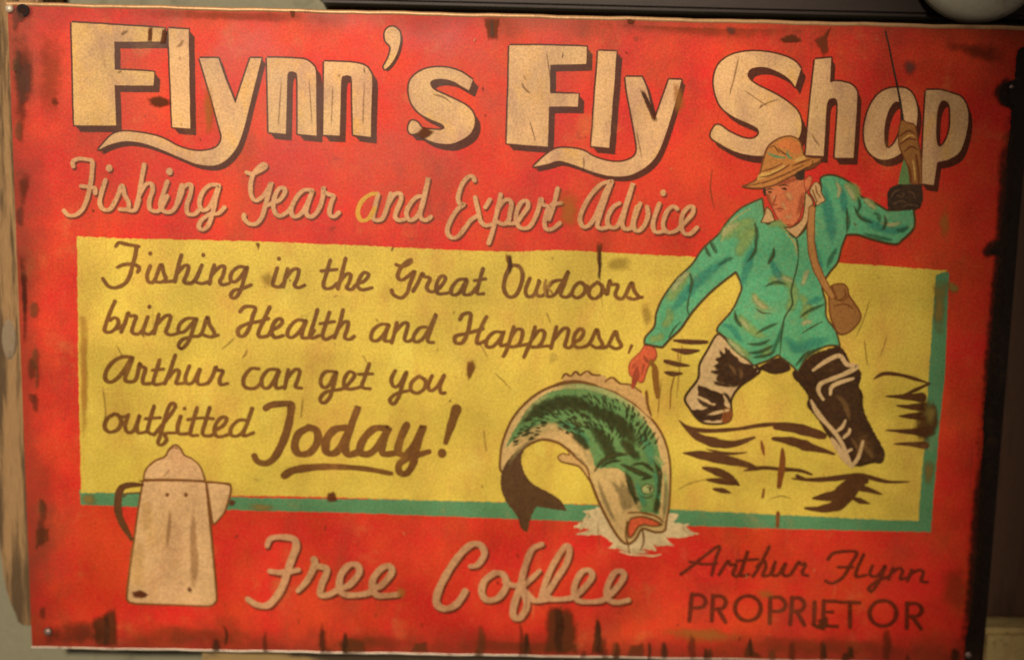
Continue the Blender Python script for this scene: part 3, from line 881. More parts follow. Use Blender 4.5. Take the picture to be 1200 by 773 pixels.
a.shape(f_tail, '190,340c 172,385 180,440 215,490 270,520 325,555 350,598c 300,592 230,580c 210,620 195,682c 168,665 155,620 110,560 90,500 95,440 130,385', FS, rough=0.4)
a.build('tail_fin', fish)
a = Art()
a.shape(f_green, '112,345 150,268 205,188 270,138 340,118 450,120 540,150 620,205 685,280 715,370 725,470 718,560 712,612c 670,606 640,600 622,570 600,510 580,455 540,430 490,430 462,425 450,390 420,330 360,290 290,262 210,285 150,315', FS, rough=0.7)
s_gl = soft_ink('ink_fish_soft_light', '#b6c47c', 0.8)
s_gt = soft_ink('ink_fish_soft_teal', '#5aa876', 0.6)
s_gd = soft_ink('ink_fish_soft_dark', '#39401a', 0.85, 0.45)
s_gy = soft_ink('ink_fish_soft_belly', '#dcbc7a', 0.85)
a.soft(s_gy, '[10 16 16 12] 140,330 210,292 290,268 350,290; [8 12 10] 360,300 420,350 450,420; [10 14 12] 600,470 612,540 640,600', FS)
a.soft(s_gl, '[6 10 10 8 6] 290,118 400,108 520,140 620,205 690,300; [6 9 6] 170,250 220,185 290,135; [5 8 5] 668,385 705,392 735,425; [5 7 6] 735,430 742,540 728,630', FS)
a.soft(s_gt, '[10 18 14] 305,255 380,275 440,350; [8 16 10] 640,290 672,350 690,430; [8 12 8] 620,480 640,530 660,590; [6 10 8] 690,430 708,500 706,570', FS)
a.soft(s_gd, '[10 20 24 20 12] 160,270 230,205 320,175 420,185 500,230; [14 24 24 16] 420,200 520,230 590,290 630,360; [10 20 20 10] 440,260 500,330 530,390 500,410; [8 14 8] 370,290 410,325 432,365; [10 16 10] 560,310 600,360 640,400', FS)
random.seed(3)
for k in range(74):
    t = k / 73.0
    an = math.radians(170 - t * 152)
    for r, ln in ((226, 34), (206, 36), (184, 36), (160, 36), (136, 34), (112, 30)):
        if r in (160, 136, 112) and (t < .28 or t > .86): continue
        if r <= 206 and t < 0.06: continue
        if random.random() < 0.25: continue
        x = 425 + (r + random.uniform(-9, 9)) * 1.32 * math.cos(an)
        y = 395 - (r + random.uniform(-9, 9)) * 1.14 * math.sin(an)
        ln *= random.uniform(0.6, 1.1)
        dx_ = -math.cos(an + 0.5) * ln; dy_ = math.sin(an + 0.5) * ln
        w_ = random.uniform(2.6, 4.2)
        a.soft(s_gd, '[%.1f %.1f %.1f] %.1f,%.1f %.1f,%.1f %.1f,%.1f' % (w_, w_, w_ * 0.6, x, y, x + dx_ * .5 + 4, y + dy_ * .5, x + dx_, y + dy_), FS)
a.soft(s_gd, '[4 8 8 5] 455,445 490,402 540,378 600,375; [3 6 4] 480,430 520,405 570,400; [5 10 6] 560,412 620,440 690,470; [5 12 8 5] 580,440 598,490 615,540 628,590; [4 9 7 4] 690,400 715,450 712,520 700,560; [4 7 5] 600,420 650,412 700,450; [6 11 8] 702,540 706,580 692,610; [4 7 5] 590,480 605,530 640,560; [4 6] 640,475 690,462', FS)
a.soft(soft_ink('ink_fish_soft_grey', '#a08a58', 0.6, 0.45), '[6 14 10] 560,470 585,540 600,600; [5 10 8] 520,470 560,530 580,610; [4 8 4] 470,470 500,560 545,650; [5 9 5] 350,375 400,400 440,450; [4 7 4] 120,420 160,360 220,315; [4 8 4] 740,470 738,560 728,640', FS)
a.strokes(f_dark, '[1 3 2 1] 458,442 492,400 540,376 600,374; [1 2.4 1] 562,414 620,440 688,468; [1 2.4 1] 584,450 602,500 622,545; [1 2.2 1] 692,402 714,450 711,515', FS)
a.build('green_back', fish)
a = Art()
a.shape(f_light, '645,505 668,493 690,505 688,522 668,530 648,525', FS, outline=f_dark, ow=1.3)
a.strokes(f_dark, '[1.5 3 2] 664,503 680,508 676,520; [1 2 1] 640,540 668,546 690,534', FS)
a.build('eye', fish)
a = Art()
a.shape(paint('ink_mouth_red', '#e8603c'), '600,628c 640,620 690,632 726,652c 690,658 655,652 630,662 612,690 595,702 590,665', FS, outline=f_line, ow=2.4)
a.strokes(f_line, '[2 3 2] 592,605 640,604 700,618 728,640; [2.5 2] 588,640 582,690 590,725; [2 1.5] 648,672 652,720 640,750; [1.5 1] 592,730 596,765', FS)
a.build('mouth', fish)
a = Art()
fin_tan = paint('ink_fin_tan', '#d8a868')
a.shape(fin_tan, '440,480c 400,425 360,412 325,402 315,385 335,372 360,378 350,352 385,388 430,430', FS, outline=f_line, ow=2.0)
a.build('pectoral_fin', fish)
a = Art()
a.shape(fin_tan, '330,92 345,58 365,66 385,48 400,64 430,46 450,62 500,66 512,82 532,72 560,97 600,102 642,130 670,170 684,238 620,178 540,128 470,104 400,92', FS, sm=False, rough=0.3)
a.strokes(f_line, '[1.5 3 2.5 3 2 3 2] 330,76 345,58 365,68 385,50 402,64 430,48 450,62 482,64; [2 3 2 2] 500,90 512,80 532,74 560,97 600,102 642,130; [2 3 2] 660,130 668,180 682,222; [2 4 4 2] 284,110 340,92 400,90 468,104', FS)
a.build('dorsal_fin', fish)

# --- the angler
D1 = (840, 140, 4.6154); D2 = (720, 250, 3.8667); F1 = (860, 150, 5.15); F6 = (720, 370, 7.03)
skin = paint('ink_skin', '#e47e4e')
skin_dk = paint('ink_skin_shade', '#a8452a', 0.6)
hand_red = paint('ink_hand_red', '#e0603a')
shirt_c = paint('ink_shirt_green', '#5cb482')
shirt_l = paint('ink_shirt_light', '#7ea664')
shirt_y = paint('ink_shirt_pale', '#a8ae70')
shirt_t = paint('ink_shirt_teal', '#40967a')
fold = paint('ink_fold', '#37502c', 0.5)
figure_line = paint('ink_figure_line', '#54401c', 0.5)
hat_c = paint('ink_hat', '#cf8440')
hat_l = paint('ink_hat_light', '#e6b060')
hat_d = paint('ink_hat_shade', '#7c4018', 0.6)
collar_c = paint('ink_collar', '#deb078')
wader_c = paint('ink_wader_cream', '#dcb682')
wader_d = paint('ink_wader_brown', '#40240f', 0.5)

a = Art()
a.shape(skin, '185,345 250,335 330,300 395,285 425,320 430,370 440,410 410,480 390,550 350,590 310,595 265,550 235,490 205,430 185,380', F1, outline=skin_dk, ow=1.6)
a.shape(skin, '420,330 450,290 470,300 462,340 440,380', F1, outline=skin_dk, ow=1.2)
a.soft(soft_ink('ink_skin_soft_shade', '#b4522e', 0.5), '[5 8 5] 240,350 320,322 405,300; [5 9 5] 415,380 405,450 375,530; [4 6 4] 200,385 212,430 232,485; [3 5 3] 270,575 310,590 350,580', F1)
a.soft(soft_ink('ink_skin_soft_light', '#f2aa70', 0.85), '[5 10 5] 300,395 330,405 345,440; [4 6 4] 285,440 300,470 310,500; [3 5 3] 240,400 238,425 232,445; [4 7 4] 300,530 330,540 350,520', F1)
a.strokes(skin_dk, '[1 1.6 1.6] 255,405 243,440 233,460; [1.8 1.4] 233,462 256,466; [1.2 2.4 1.2] 250,489 275,486 300,491; [1.4 1] 264,500 285,502', F1)
a.strokes(paint('ink_hair', '#3c2414', 0.5), '[2 3.6 2] 290,366 303,366 314,370; [1.5 3 1.5] 204,386 214,386 224,388; [1 2.2 1] 272,352 298,343 326,350; [1 2 1] 195,374 214,366 236,372', F1)
figure = a.build('angler_picture', sign)
# lowered hand, fingers closed on the line
a = Art()
a.shape(hand_red, '240,245c 290,245 335,270c 348,320 322,370 300,350 285,400 268,440 250,500 235,540 205,545 195,515 205,480 190,445 168,470 150,500 125,480 118,420 135,370 185,320 215,290', F6, outline=skin_dk, ow=1.5)
a.strokes(skin_dk, '[2 4 2] 240,330 262,365 300,385; [3 7 4] 185,425 172,500 150,585; [2 2] 240,400 225,470; [1 2 1] 150,430 160,400 185,390', F6)
a.build('hand', figure)

a = Art()
ws = (760, 380, 3.2222)
a.shape(wader_c, '255,40 280,45 330,100 415,165 400,192 345,232 312,282 312,350 280,372 200,367 152,312 138,272 185,205 192,150 222,95', ws, outline=wader_d, ow=3.0)
a.shape(wader_d, '288,82 350,140 418,166 398,192 340,226 300,228 270,218 250,205 265,192 246,182 262,168 244,158 262,142 252,128 285,112', ws, sm=False, rough=1.0)
a.shape(wader_d, '188,228 215,238 250,250 280,262 288,300 300,322 272,362 196,362 160,322 205,318 245,304 222,284 182,266', ws, sm=False, rough=1.0)
a.shape(rust_red, '285,315 310,318 316,345 300,368 276,366', ws)
a.strokes(wader_c, '[2 4 3] 215,345 255,332 300,322; [1 4 2] 175,292 215,300 250,300; [2 5 2] 190,215 215,222 250,220', ws)
a.shape(wader_d, '410,165 450,140 495,125 535,160 520,178 470,186 430,172', ws)
a.shape(wader_d, '540,185 575,150 625,110 720,78c 745,110 762,145 802,182 794,235 808,262 812,320 840,385 870,440 890,485 880,522 845,522 795,535 770,528 735,495 690,440 640,362 598,305 600,268 570,225', ws, rough=0.5)
wd_s = soft_ink('ink_wader_soft_dark', '#40240f', 0.92, 0.4)
a.soft(wd_s, '[5 8 5] 250,130 275,132 300,140; [5 8 5] 246,160 275,165 310,170; [5 8 5] 250,195 280,200 320,205; [4 7 4] 230,175 262,182 290,186; [4 7 4] 240,215 270,225 310,232; [5 10 8] 200,240 240,262 285,285; [4 8 6] 178,275 210,300 260,320; [5 9 6] 165,320 200,345 260,350; [4 7 4] 265,95 280,120 285,150; [4 8 5] 300,230 330,225 370,205; [4 6 4] 280,255 300,275 305,300', ws)
a.soft(soft_ink('ink_wader_gloss', '#8a6238', 0.6), '[5 10 5] 700,260 740,300 760,370; [5 9 5] 800,440 830,480 850,510; [3 6 3] 300,150 320,170 330,195; [3 6 3] 340,160 350,185 345,210; [4 8 4] 760,420 790,470 800,510', ws)
a.strokes(wader_c, '[3 5.5 5 5.5 5 5 3] 620,172 665,140 705,120 725,120 748,150 786,158 740,185 690,205 650,222 640,250 658,282; [3 5.5 3] 685,262 690,235 720,218 772,203; [2 6 5 3] 612,285 635,330 670,372 700,400; [3 5 4 5 3] 665,368 700,405 730,450 745,490 765,530; [3 4 2] 705,405 730,385 742,360; [3 4 3] 735,425 755,408 758,395; [4 4 3] 765,535 790,500 808,440; [4 3] 745,480 765,470; [3 7 6 3] 690,430 720,475 740,510 760,530', ws)
a.build('waders', figure)

a = Art()
o_shirt = '893,232c 868,244 851,261 842,274 823.5,291 810.5,309.5 792,327.6 777,348 769,366 766.5,382 756,395 755,402.6c 769,405.5 776,406.5c 784.6,397 797.6,384.5 810.5,366 828.6,345.7 846.7,330 862,318.5c 868.7,335 865,348 857,364 841.5,382 840,388c 852,397 867,413 883,428c 901,421 911,415.5c 924,425 934.6,435c 947.6,415.5 968,405 984,405c 978.6,387 968,371.5 967,353 963,335 971,320 981,307 986,289 991.5,275c 1004.7,275 1024,281 1048,286 1056.7,281 1070.8,265.7 1069.7,243c 1055,246 1039,246.5c 1024,237.5 1007,229 1000,218 987,209 972,205 961,209 962,222 956,238 948,261 933,278 920,268 907,258 898,262'
a.shape(shirt_c, o_shirt, None, outline=figure_line, ow=2.6)
sl = soft_ink('ink_shirt_soft_light', '#9cbc6c', 0.7)
sy = soft_ink('ink_shirt_soft_pale', '#c6c88c', 0.75)
st_ = soft_ink('ink_shirt_soft_teal', '#38a08c', 0.5)
sd = soft_ink('ink_shirt_soft_dark', '#2f6444', 0.5)
a.soft(sl, '[14 22 18 12] 470,130 520,80 590,45 650,30; [10 18 14] 540,110 600,90 650,60; [8 16 14] 340,260 290,330 230,410; [10 14 10] 240,420 250,470 215,520; [10 14] 150,575 230,555; [12 20 16] 690,310 760,300 820,330; [10 18 14] 800,300 810,380 780,450; [8 14 12] 620,350 650,400 700,440; [10 18 14 8] 540,450 590,500 640,540 700,560; [8 14 10] 500,560 560,610 620,660; [8 14 10] 840,360 870,420 850,490; [8 14 8] 700,590 690,620 660,650', D2)
a.soft(sl, '[10 18 12] 680,350 740,380 755,450; [8 12 8] 790,430 830,455 860,490; [6 12 8] 270,590 330,560 400,620', D1)
a.soft(sy, '[6 12 8] 485,110 510,75 560,45; [5 10 6] 345,255 300,300 250,360; [4 8 5] 630,355 645,400 700,435; [5 9 5] 850,330 865,280 885,250; [5 9 5] 840,505 875,490 900,495; [4 7 4] 505,560 550,605 600,655; [4 8 4] 720,300 770,295 815,315; [4 7 4] 560,470 590,500 610,530', D2)
a.soft(st_, '[8 18 16 8] 230,470 330,360 420,270 540,185; [8 16 8] 640,130 600,240 570,340; [8 20 18 8] 760,555 830,610 900,585 990,565; [6 16 8] 890,100 910,190 945,260; [6 14 8] 700,200 730,260 760,320; [6 12 6] 480,500 530,520 580,590; [6 12 6] 860,420 890,400 950,380', D2)
a.soft(sl, '[6 16 12] 845,480 870,440 905,420; [8 20 14] 640,60 590,130 550,200', D2)
a.soft(st_, '[8 18 18 8] 575,330 590,450 615,560 620,690; [8 16 14 8] 770,520 850,570 950,600 1045,570; [6 14 8] 640,330 680,420 690,520', D1)
a.soft(sy, '[5 10 5] 685,345 720,390 745,450; [4 9 4] 790,425 830,460 870,490; [4 8 4] 640,330 660,380 650,430; [4 8 4] 880,560 940,570 1000,555', D1)
a.soft(sd, '[4 8 4] 640,115 636,170 602,220; [4 9 4] 722,150 716,190 692,232; [4 7 4] 340,270 350,312 336,375; [4 8 5] 545,440 552,480 578,515; [4 8 4] 600,592 660,590 708,570; [4 9 4] 604,632 660,626 722,596; [3 7 3] 622,652 690,642 728,620; [4 7 4] 680,332 730,312 782,322; [3 7 3] 640,545 682,520 742,495; [4 7 4] 840,470 882,440 952,410; [5 10 5] 820,690 870,640 950,605; [4 8 4] 700,660 745,560 770,480; [4 8 4] 405,150 425,180 440,200; [4 7 4] 435,120 448,150 466,185; [4 7 4] 460,240 500,215 545,200; [5 9 5] 960,250 980,200 1010,150', D2)
a.soft(sd, '[4 9 4] 700,480 708,560 700,612; [4 8 4] 742,470 775,530 845,562; [4 8 4] 905,520 912,560 890,602; [4 8 4] 205,560 215,620 205,700; [4 8 4] 780,615 880,640 960,655; [4 7 4] 760,420 772,470 750,500; [4 8 4] 960,590 1000,600 1040,575; [4 8 4] 840,500 870,520 880,560', D1)
a.strokes(fold, '[1 2.6 1] 638,120 635,170 600,222; [1 3.4 1.5] 720,155 718,190 695,228; [1 2 1] 340,270 352,310 338,372; [1 2 1] 430,120 440,150 460,180; [1 2 1] 415,150 420,180 432,195; [1 2.2 1.2] 820,110 832,180 826,240 800,350 805,410 770,470 757,540 748,640; [1 3 1] 545,440 550,480 575,512; [1 2.4 1] 600,590 660,590 705,570; [1 3 1] 605,630 660,625 720,595; [1 3 1] 625,650 690,640 725,620; [1 2 1] 640,545 680,520 740,495; [1 2 1] 680,330 730,310 780,322; [1 2 1] 840,470 880,440 950,410; [1 2.4 1] 640,430 670,450 705,452; [1 2 1] 850,540 900,510 940,490; [1 3 1] 820,690 860,640 950,600; [1 2 1] 340,360 330,430 340,470; [1.5 2 1] 245,560 270,520 300,490', D2)
a.strokes(fold, '[1 2.2 1] 700,480 705,560 700,610; [1 2 1] 740,470 770,530 840,560; [1 2 1] 905,520 910,560 890,600; [1.5 2 1] 205,560 215,620 205,700; [1 1.8 1] 390,600 430,650 440,720; [1 2 1] 760,420 772,470 750,500', D1)
a.strokes(shirt_y, '[1 2.2 1] 40,610 90,540 180,480; [1 2 1] 20,660 60,600 120,560; [1 3 1] 370,610 420,670 430,730', D1)
shirt = a.build('shirt', figure)

a = Art()
a.shape(collar_c, '195,475c 225,505 245,560c 205,572 160,568c 178,530', F1, outline=figure_line, ow=1.5)
a.shape(collar_c, '430,385c 468,430 472,480 445,560 410,620 376,662c 345,640 300,598c 345,600 400,560 420,500', F1, outline=figure_line, ow=1.5)
a.shape(collar_c, '490,325 520,350 525,390 548,435 520,455 500,468 475,420 455,380', F1, outline=figure_line, ow=1.2)
a.strokes(hat_d, '[1 1.4 1] 490,350 500,390 520,420; [1 1.4 1] 470,370 485,410 500,450', F1)
a.build('collar', shirt)

a = Art()
a.shape(hat_c, '45,352c 80,340 125,318 152,280 170,210 195,130 230,88 280,60 330,50 375,62 400,90 412,130 425,170 470,180 512,182 530,184c 490,220 430,245 370,280 300,315 240,345 170,362 100,362', F1, outline=hat_d, ow=2.0)
a.shape(hat_l, '150,280 220,262 290,232 300,212 300,235 230,280 160,310 140,310', F1, rough=0.4)
a.shape(hat_l, '360,195 400,175 425,170 430,185 380,205', F1)
a.shape(paint('ink_hat_orange', '#e07a40'), '260,110 300,70 350,70 390,100 400,150 350,150 320,130', F1, rough=0.5)
a.strokes(hat_d, '[1 2.4 1.5] 150,300 220,285 300,245 330,225; [1.5 2 1] 170,335 260,300 340,265 420,225; [1 2 1] 165,262 230,245 290,215; [1 2.6 1] 350,230 410,205 460,190; [1 1.6 1] 60,352 130,340 200,320; [1 2 1] 215,120 240,110 270,150; [1 2.2 2] 265,125 300,155 330,165', F1)
a.strokes(paint('ink_feather_green', '#6a9060'), '[1 4 2] 200,150 250,172 305,180; [1 3 2] 320,140 325,170 345,185', F1)
a.build('hat', figure)
a = Art()
a.shape(paint('ink_hair', '#3c2414', 0.5), '362,285c 380,265 420,245 440,235 425,262 425,300 410,315 380,312', F1)
a.shape(paint('ink_hair', '#3c2414', 0.5), '175,360 190,362 192,390 185,410 172,385', F1)
a.strokes(hat_d, '[1 6 2] 425,255 475,230 520,205', F1)
a.build('hair', figure)

a = Art()
bag_c = paint('ink_bag', '#a8703a')
strap_c = paint('ink_strap', '#c08448')
a.shape(bag_c, '975,335 1030,318 1055,340 1062,372 1108,440 1112,480 1070,530 1018,545 985,490 972,430', D2, outline=hat_d, ow=1.8)
a.strokes(hat_d, '[1 2 1] 985,380 1030,395 1060,370; [1.5 3] 985,330 1000,380; [1 2 1] 990,420 1040,410 1080,430; [1 2 1] 1040,340 1045,370 1020,390', D2)
bag = a.build('satchel', figure)
a = Art()
a.strokes(hat_d, '[8 9 9 7] 893,-20 888,110 905,220 945,310 985,375', D2)
a.strokes(strap_c, '[6 6.5 6.5 5] 893,-20 888,110 905,220 945,310 985,375', D2)
a.build('strap', bag)

E2 = (1020, 20, 3.22)
a = Art()
rod_tan = paint('ink_rod_tan', '#a86c34')
reel_c = paint('ink_reel_dark', '#33231a', 0.6)
a.strokes(reel_c, '[1.6 1.8 2.2 2.6] 55,55 68,110 82,180 98,255 112,330 122,400', E2)
a.shape(f_green, '128,520c 150,560 158,632c 130,636 102,632c 112,580', E2)
a.shape(rod_tan, '112,395 140,400 165,410 178,470 190,540 190,632c 165,632 148,625c 140,570 120,520 104,470', E2, outline=hat_d, ow=1.6)
a.strokes(hat_d, '[2 3 1.5] 110,450 140,430 165,440; [2 3 1.5] 112,480 140,460 170,465; [1.5 3 2] 125,510 150,490 175,500; [1.5 2.5 2] 140,560 150,590 152,625; [2 3 2] 170,520 178,580 180,630', E2)
a.strokes(hat_l, '[1 2 1] 120,465 145,447 165,452; [1 2 1] 158,540 164,580 166,615', E2)
rod = a.build('fishing_rod', figure)
a = Art()
a.shape(reel_c, '918,400c 935,372 985,352 1050,350 1108,352c 1112,420 1095,480c 1040,492 985,488 925,492c 920,450', D1, rough=0.8)
a.strokes(paint('ink_reel_glint', '#6a4a34', 0.6), '[1 2 1] 940,420 960,390 990,380; [1 2 1] 950,460 990,440 1020,450; [1 1.6 1] 1030,390 1060,400 1070,430; [1 2 1] 1000,470 1050,460 1085,470; [1 1.5 1] 970,410 1000,420 1010,400', D1)
a.build('reel', rod)
a = Art()
a.strokes(paint('ink_line_brown', '#96601f', 0.5), '[3 7 7 6 3] 318,400 330,450 338,520 345,600 350,668; [5 6 3] 300,380 335,430 350,480; [1.6 1.2] 265,610 275,680 270,770; [1.5 1] 520,310 525,360; [1.4 1.2 1] 490,500 465,600 455,760', F6)
a.build('landing_net_cord', figure)

# --- charred right border with a ragged inner edge
a = Art()
a.shape(black_ink, '1230,36 1191,60 1189,92 1174,100 1170,112 1173,122 1184,127 1183,150 1180,175 1178,232 1174,258 1172,280 1160,291 1157,296 1172,300 1169,318 1166,345 1163,372 1160,410 1156,450 1152,478 1151,520 1148,560 1146,600 1144,640 1140,690 1136,720 1131,745 1129,774.5 1155,776 1170,640 1190,480 1207,300 1224,120', None, sm=False, rough=0.9)
a.build('charred_border', sign)

# --- rust, scorch marks and grime
rust = stain_mat('scorch_brown', '#7a3e20', 0.7, (0.15, 0.85))
rust2 = stain_mat('scorch_dark', '#6a3418', 0.84, (0.15, 0.85))
HARD = [
 (rust2, (40, 680, 3.0), '205,122 240,118 285,95 292,170 298,243 215,241'),
 (rust, (40, 680, 3.0), '1072,210 1120,195 1160,212 1166,262 1080,252'),
 (rust, (420, 680, 3.0), '195,218 240,212 243,250 185,248'),
 (rust2, (420, 680, 3.0), '668,85 730,85 755,120 767,165 768,262 655,262 658,180'),
 (rust2, (420, 680, 3.0), '832,120 848,132 855,200 862,270 815,270 825,200'),
 (rust2, (420, 680, 3.0), '583,190 594,172 603,215 608,258 572,258'),
 (rust, (420, 680, 3.0), '950,222 1000,218 1003,268 940,265'),
 (rust2, (800, 680, 3.0), '228,212 240,193 248,245 285,268 210,266'),
 (rust2, (800, 680, 3.0), '487,230 497,212 508,268 480,268'),
 (rust2, (800, 680, 3.0), '578,225 597,223 603,268 575,268'),
 (rust, (800, 680, 3.0), '78,236 103,236 103,268 75,268'),
 (rust, None, '42,619 57,618 58,633 48,636 42,643'),
 (rust, None, '566,21 585,21 584,46 571,47'),
 (rust, None, '340,11 347,11 344,22 341,21'),
 (rust2, None, '734,22 745,24 741,29 735,28'),
 (rust2, (800, 0, 3.0), '335,138 360,124 390,122 418,142 400,150 350,150'),
 (rust, (800, 0, 3.0), '460,140 490,125 518,95 508,140 512,190 490,200 478,170'),
 (rust2, None, '174,116 187,112 200,116 201,122 188,127 176,123'),
 (rust2, None, '175,33 179,33 178,50 173,50'),
 (rust2, None, '191,34 196,36 194,52 188,51'),
 (rust2, None, '486,157 497,148 508,153 505,160 498,163'),
 (rust2, None, '749,104 756,108 767,130 770,141 764,140 756,122'),
 (rust, None, '592,297 600,297 600,316 594,315'),
 (rust, None, '699,285 706,285 703,305 702,322 699,303'),
 (rust2, None, '209,405 214,405 213,411 210,409'),
 (rust, None, '547,423 554,422 558,430 555,436 549,446 546,436'),
 (rust2, None, '382,577 392,574 395,586 384,587'),
 (rust, None, '299,283 305,283 303,293'),
 (rust2, None, '155,692 165,690 174,695 166,701 157,698'),
 (rust2, None, '270,584 276,586 275,592 268,591'),
 (rust2, None, '945,728 962,731 968,738 955,735'),
 (rust2, None, '955,725 970,720 972,732 962,737'),
]
for mt, reg, s in HARD:
    a = Art()
    a.stain(mt, s, reg, core=0.42, rough=0.6, grow=1.22, sm=False)
    a.build('scorch_mark', sign)

grime = stain_mat('grime_brown', '#5a3018', 0.5)
grime_lt = stain_mat('grime_light', '#7a4420', 0.32)
grime_dk = stain_mat('grime_dark', '#3c1c10', 0.65)
grime_or = stain_mat('grime_orange', '#c07c36', 0.55)
grime_ol = stain_mat('grime_olive', '#9a8040', 0.8)
grime_gr = stain_mat('grime_grey', '#70453a', 0.7)
SOFT = [
 (grime, '10,30 35,30 44,60 42,90 36,140 24,200 16,150 10,80', None),
 (grime_gr, '10,80 40,60 44,100 38,130 16,140', None),
 (grime, '20,200 36,195 36,225 30,250 22,255', None),
 (grime_dk, '22,280 33,290 34,340 33,400 28,420 24,350', None),
 (grime, '60,112 68,112 72,122 66,128 58,122', None),
 (grime_lt, '40,14 80,20 84,90 70,160 45,170 40,80', None),
 (grime_lt, '120,8 300,10 420,16 380,30 250,26 140,22', None),
 (grime_lt, '640,24 760,28 900,32 1000,36 900,50 760,42', None),
 (grime_dk, '14,4 40,4 46,18 34,28 18,26', None),
 (grime, '48,728 68,730 72,748 58,757 46,750', None),
 (grime_gr, '847,28 862,30 863,45 850,42', None),
 (grime_gr, '1056,70 1074,66 1078,84 1068,95 1056,88', None),
 (grime_or, '785,90 800,100 805,130 790,140', None),
 (grime_or, '648,225 668,215 685,240 676,275 652,268', None),
 (grime_or, '236,95 250,92 254,140 246,168 238,150', None),
 (grime_or, '92,330 104,320 106,420 103,540 96,560 92,450', None),
 (grime_lt, '748,350 760,345 768,370 758,395 748,375', None),
 (grime_lt, '705,300 740,298 745,320 705,318', None),
 (grime_lt, '300,320 318,312 326,332 312,342', None),
 (grime_ol, '92,577 112,576 116,592 95,592', None),
 (grime_ol, '1090,318 1112,320 1110,360 1106,405 1090,400 1090,350', None),
 (grime_ol, '285,586 330,589 325,600 290,599', None),
 (grime_ol, '1080,470 1100,470 1098,500 1084,505', None),
 (grime_ol, '1082,535 1098,540 1092,570 1080,570', None),
 (grime_or, '1095,250 1112,235 1116,280 1102,290', None),
 (grime, '1090,45 1180,48 1185,80 1120,66', None),
 (grime_ol, '1108,325 1126,335 1124,346 1108,342', None),
 (grime_or, '462,685 478,688 476,702 464,700', None),
 (grime_or, '880,690 905,686 912,700 890,706', None),
 (grime, '45,728 110,720 150,740 138,758 50,756', None),
 (grime_lt, '150,725 240,730 330,740 330,762 150,760', None),
 (grime_lt, '380,742 440,738 500,750 480,764 370,762', None),
 (grime_lt, '520,745 640,750 700,745 700,768 520,767', None),
 (grime_lt, '820,740 960,742 1110,750 1120,772 820,772', None),
 (grime_or, '750,735 830,730 900,745 820,758', None),
 (grime_lt, '1095,660 1140,650 1135,730 1100,720', None),
]
for mt, s, reg in SOFT:
    a = Art()
    a.stain(mt, s, reg)
    a.build('grime_stain', sign)

# fine cracks, rubs and drips over the whole print
ck = soft_ink('crack_brown', '#7a4a24', 0.5, 0.5)
ckd = soft_ink('drip_brown', '#4a2210', 0.75, 0.5)
dr = soft_ink('run_brown', '#6a2c16', 0.5, 0.6)
lt = soft_ink('rub_tan', '#e0a468', 0.6, 0.5)
a = Art()
a.soft(ck, '[2 2.4 1.5] 258,410 268,402 277,393; [1.5 2 1.5] 136,402 140,410 146,420; [2 2.5 2] 355,463 354,478 352,492; [2 2 1.5] 578,435 590,446 600,457; [2 2] 566,500 570,530; [1.5 2 1.5] 790,575 812,564 836,560; [2 2] 775,440 770,490; [1.5 2 1.5] 1020,345 1012,372 1000,400; [1.5 2] 1040,390 1030,420;'
 '[2 3 1.5] 866,64 860,90 853,116; [1.5 2 1.5] 886,128 900,120 914,116; [1.5 2] 870,105 900,125; [2 2.5 2] 950,155 955,165 962,172; [2 5 3] 206,56 212,52 216,46; [3 5 3] 142,42 146,38 151,36; [2 4 2] 209,70 214,67;'
 '[3 4 2] 610,95 615,104 622,110; [2 2.5] 640,60 646,100; [2 2] 620,140 628,168; [2 2.5 1.5] 683,182 684,194 681,200; [2 2] 745,150 752,186; [4 5 4] 535,140 538,140; [1.5 2] 330,90 326,150; [1.5 2] 362,90 366,150; [1.5 2] 427,95 425,150; [1.5 2] 390,100 388,150;'
 '[2 3 1.5] 835,195 832,220 838,250; [1.5 2.5 1.5] 703,300 703,330 706,360; [2 2.5] 440,372 444,378; [2 2 1.5] 120,450 124,480 121,500; [2 2] 190,560 200,548; [1.5 2 1.5] 560,400 566,408 572,420; [2 2] 640,365 646,380; [1.5 2 1.5] 800,395 796,430 792,470; [2 2] 846,470 850,490; [1.5 2] 700,610 702,640; [2 3 2] 505,110 520,114 530,122;'
 '[2 2] 1012,395 1016,430; [2 2 2] 900,585 915,580 930,585; [2 2] 425,415 430,425; [2 2 2] 215,325 222,330 230,328; [2 3 2] 283,420 288,414 290,406', None)
a.soft(ckd, '[8 14 12 10] 652,708 656,730 654,750 658,768; [4 8 7] 700,722 702,745 700,768; [4 7 6] 616,738 617,752 615,768; [6 8 6] 124,716 126,735 124,758; [4 7] 878,746 880,770; [3 6] 966,752 966,772; [3 6] 996,755 998,772; [3 6] 826,756 826,771; [3 5 3] 262,730 266,742 264,756; [3 5] 404,745 402,766; [4 6 3] 597,298 598,312 596,322; [3 6 3] 702,288 703,306 701,330; [3 5] 576,22 577,46; [3 5 3] 749,104 757,116 768,138', None)
random.seed(5)
for k in range(30):
    x = random.uniform(60, 1120); y1 = 762 + (x - 60) * 0.010; h = random.choice([8, 12, 18, 26, 34]) * random.uniform(0.6, 1.2); w_ = random.uniform(5, 15)
    a.soft(random.choice([ck, ckd, dr, dr]), '[%.1f %.1f %.1f] %.1f,%.1f %.1f,%.1f %.1f,%.1f' % (w_ * .6, w_, w_ * .9, x, y1 - h, x + random.uniform(-2, 2), y1 - h * .5, x, y1 + 4), None)
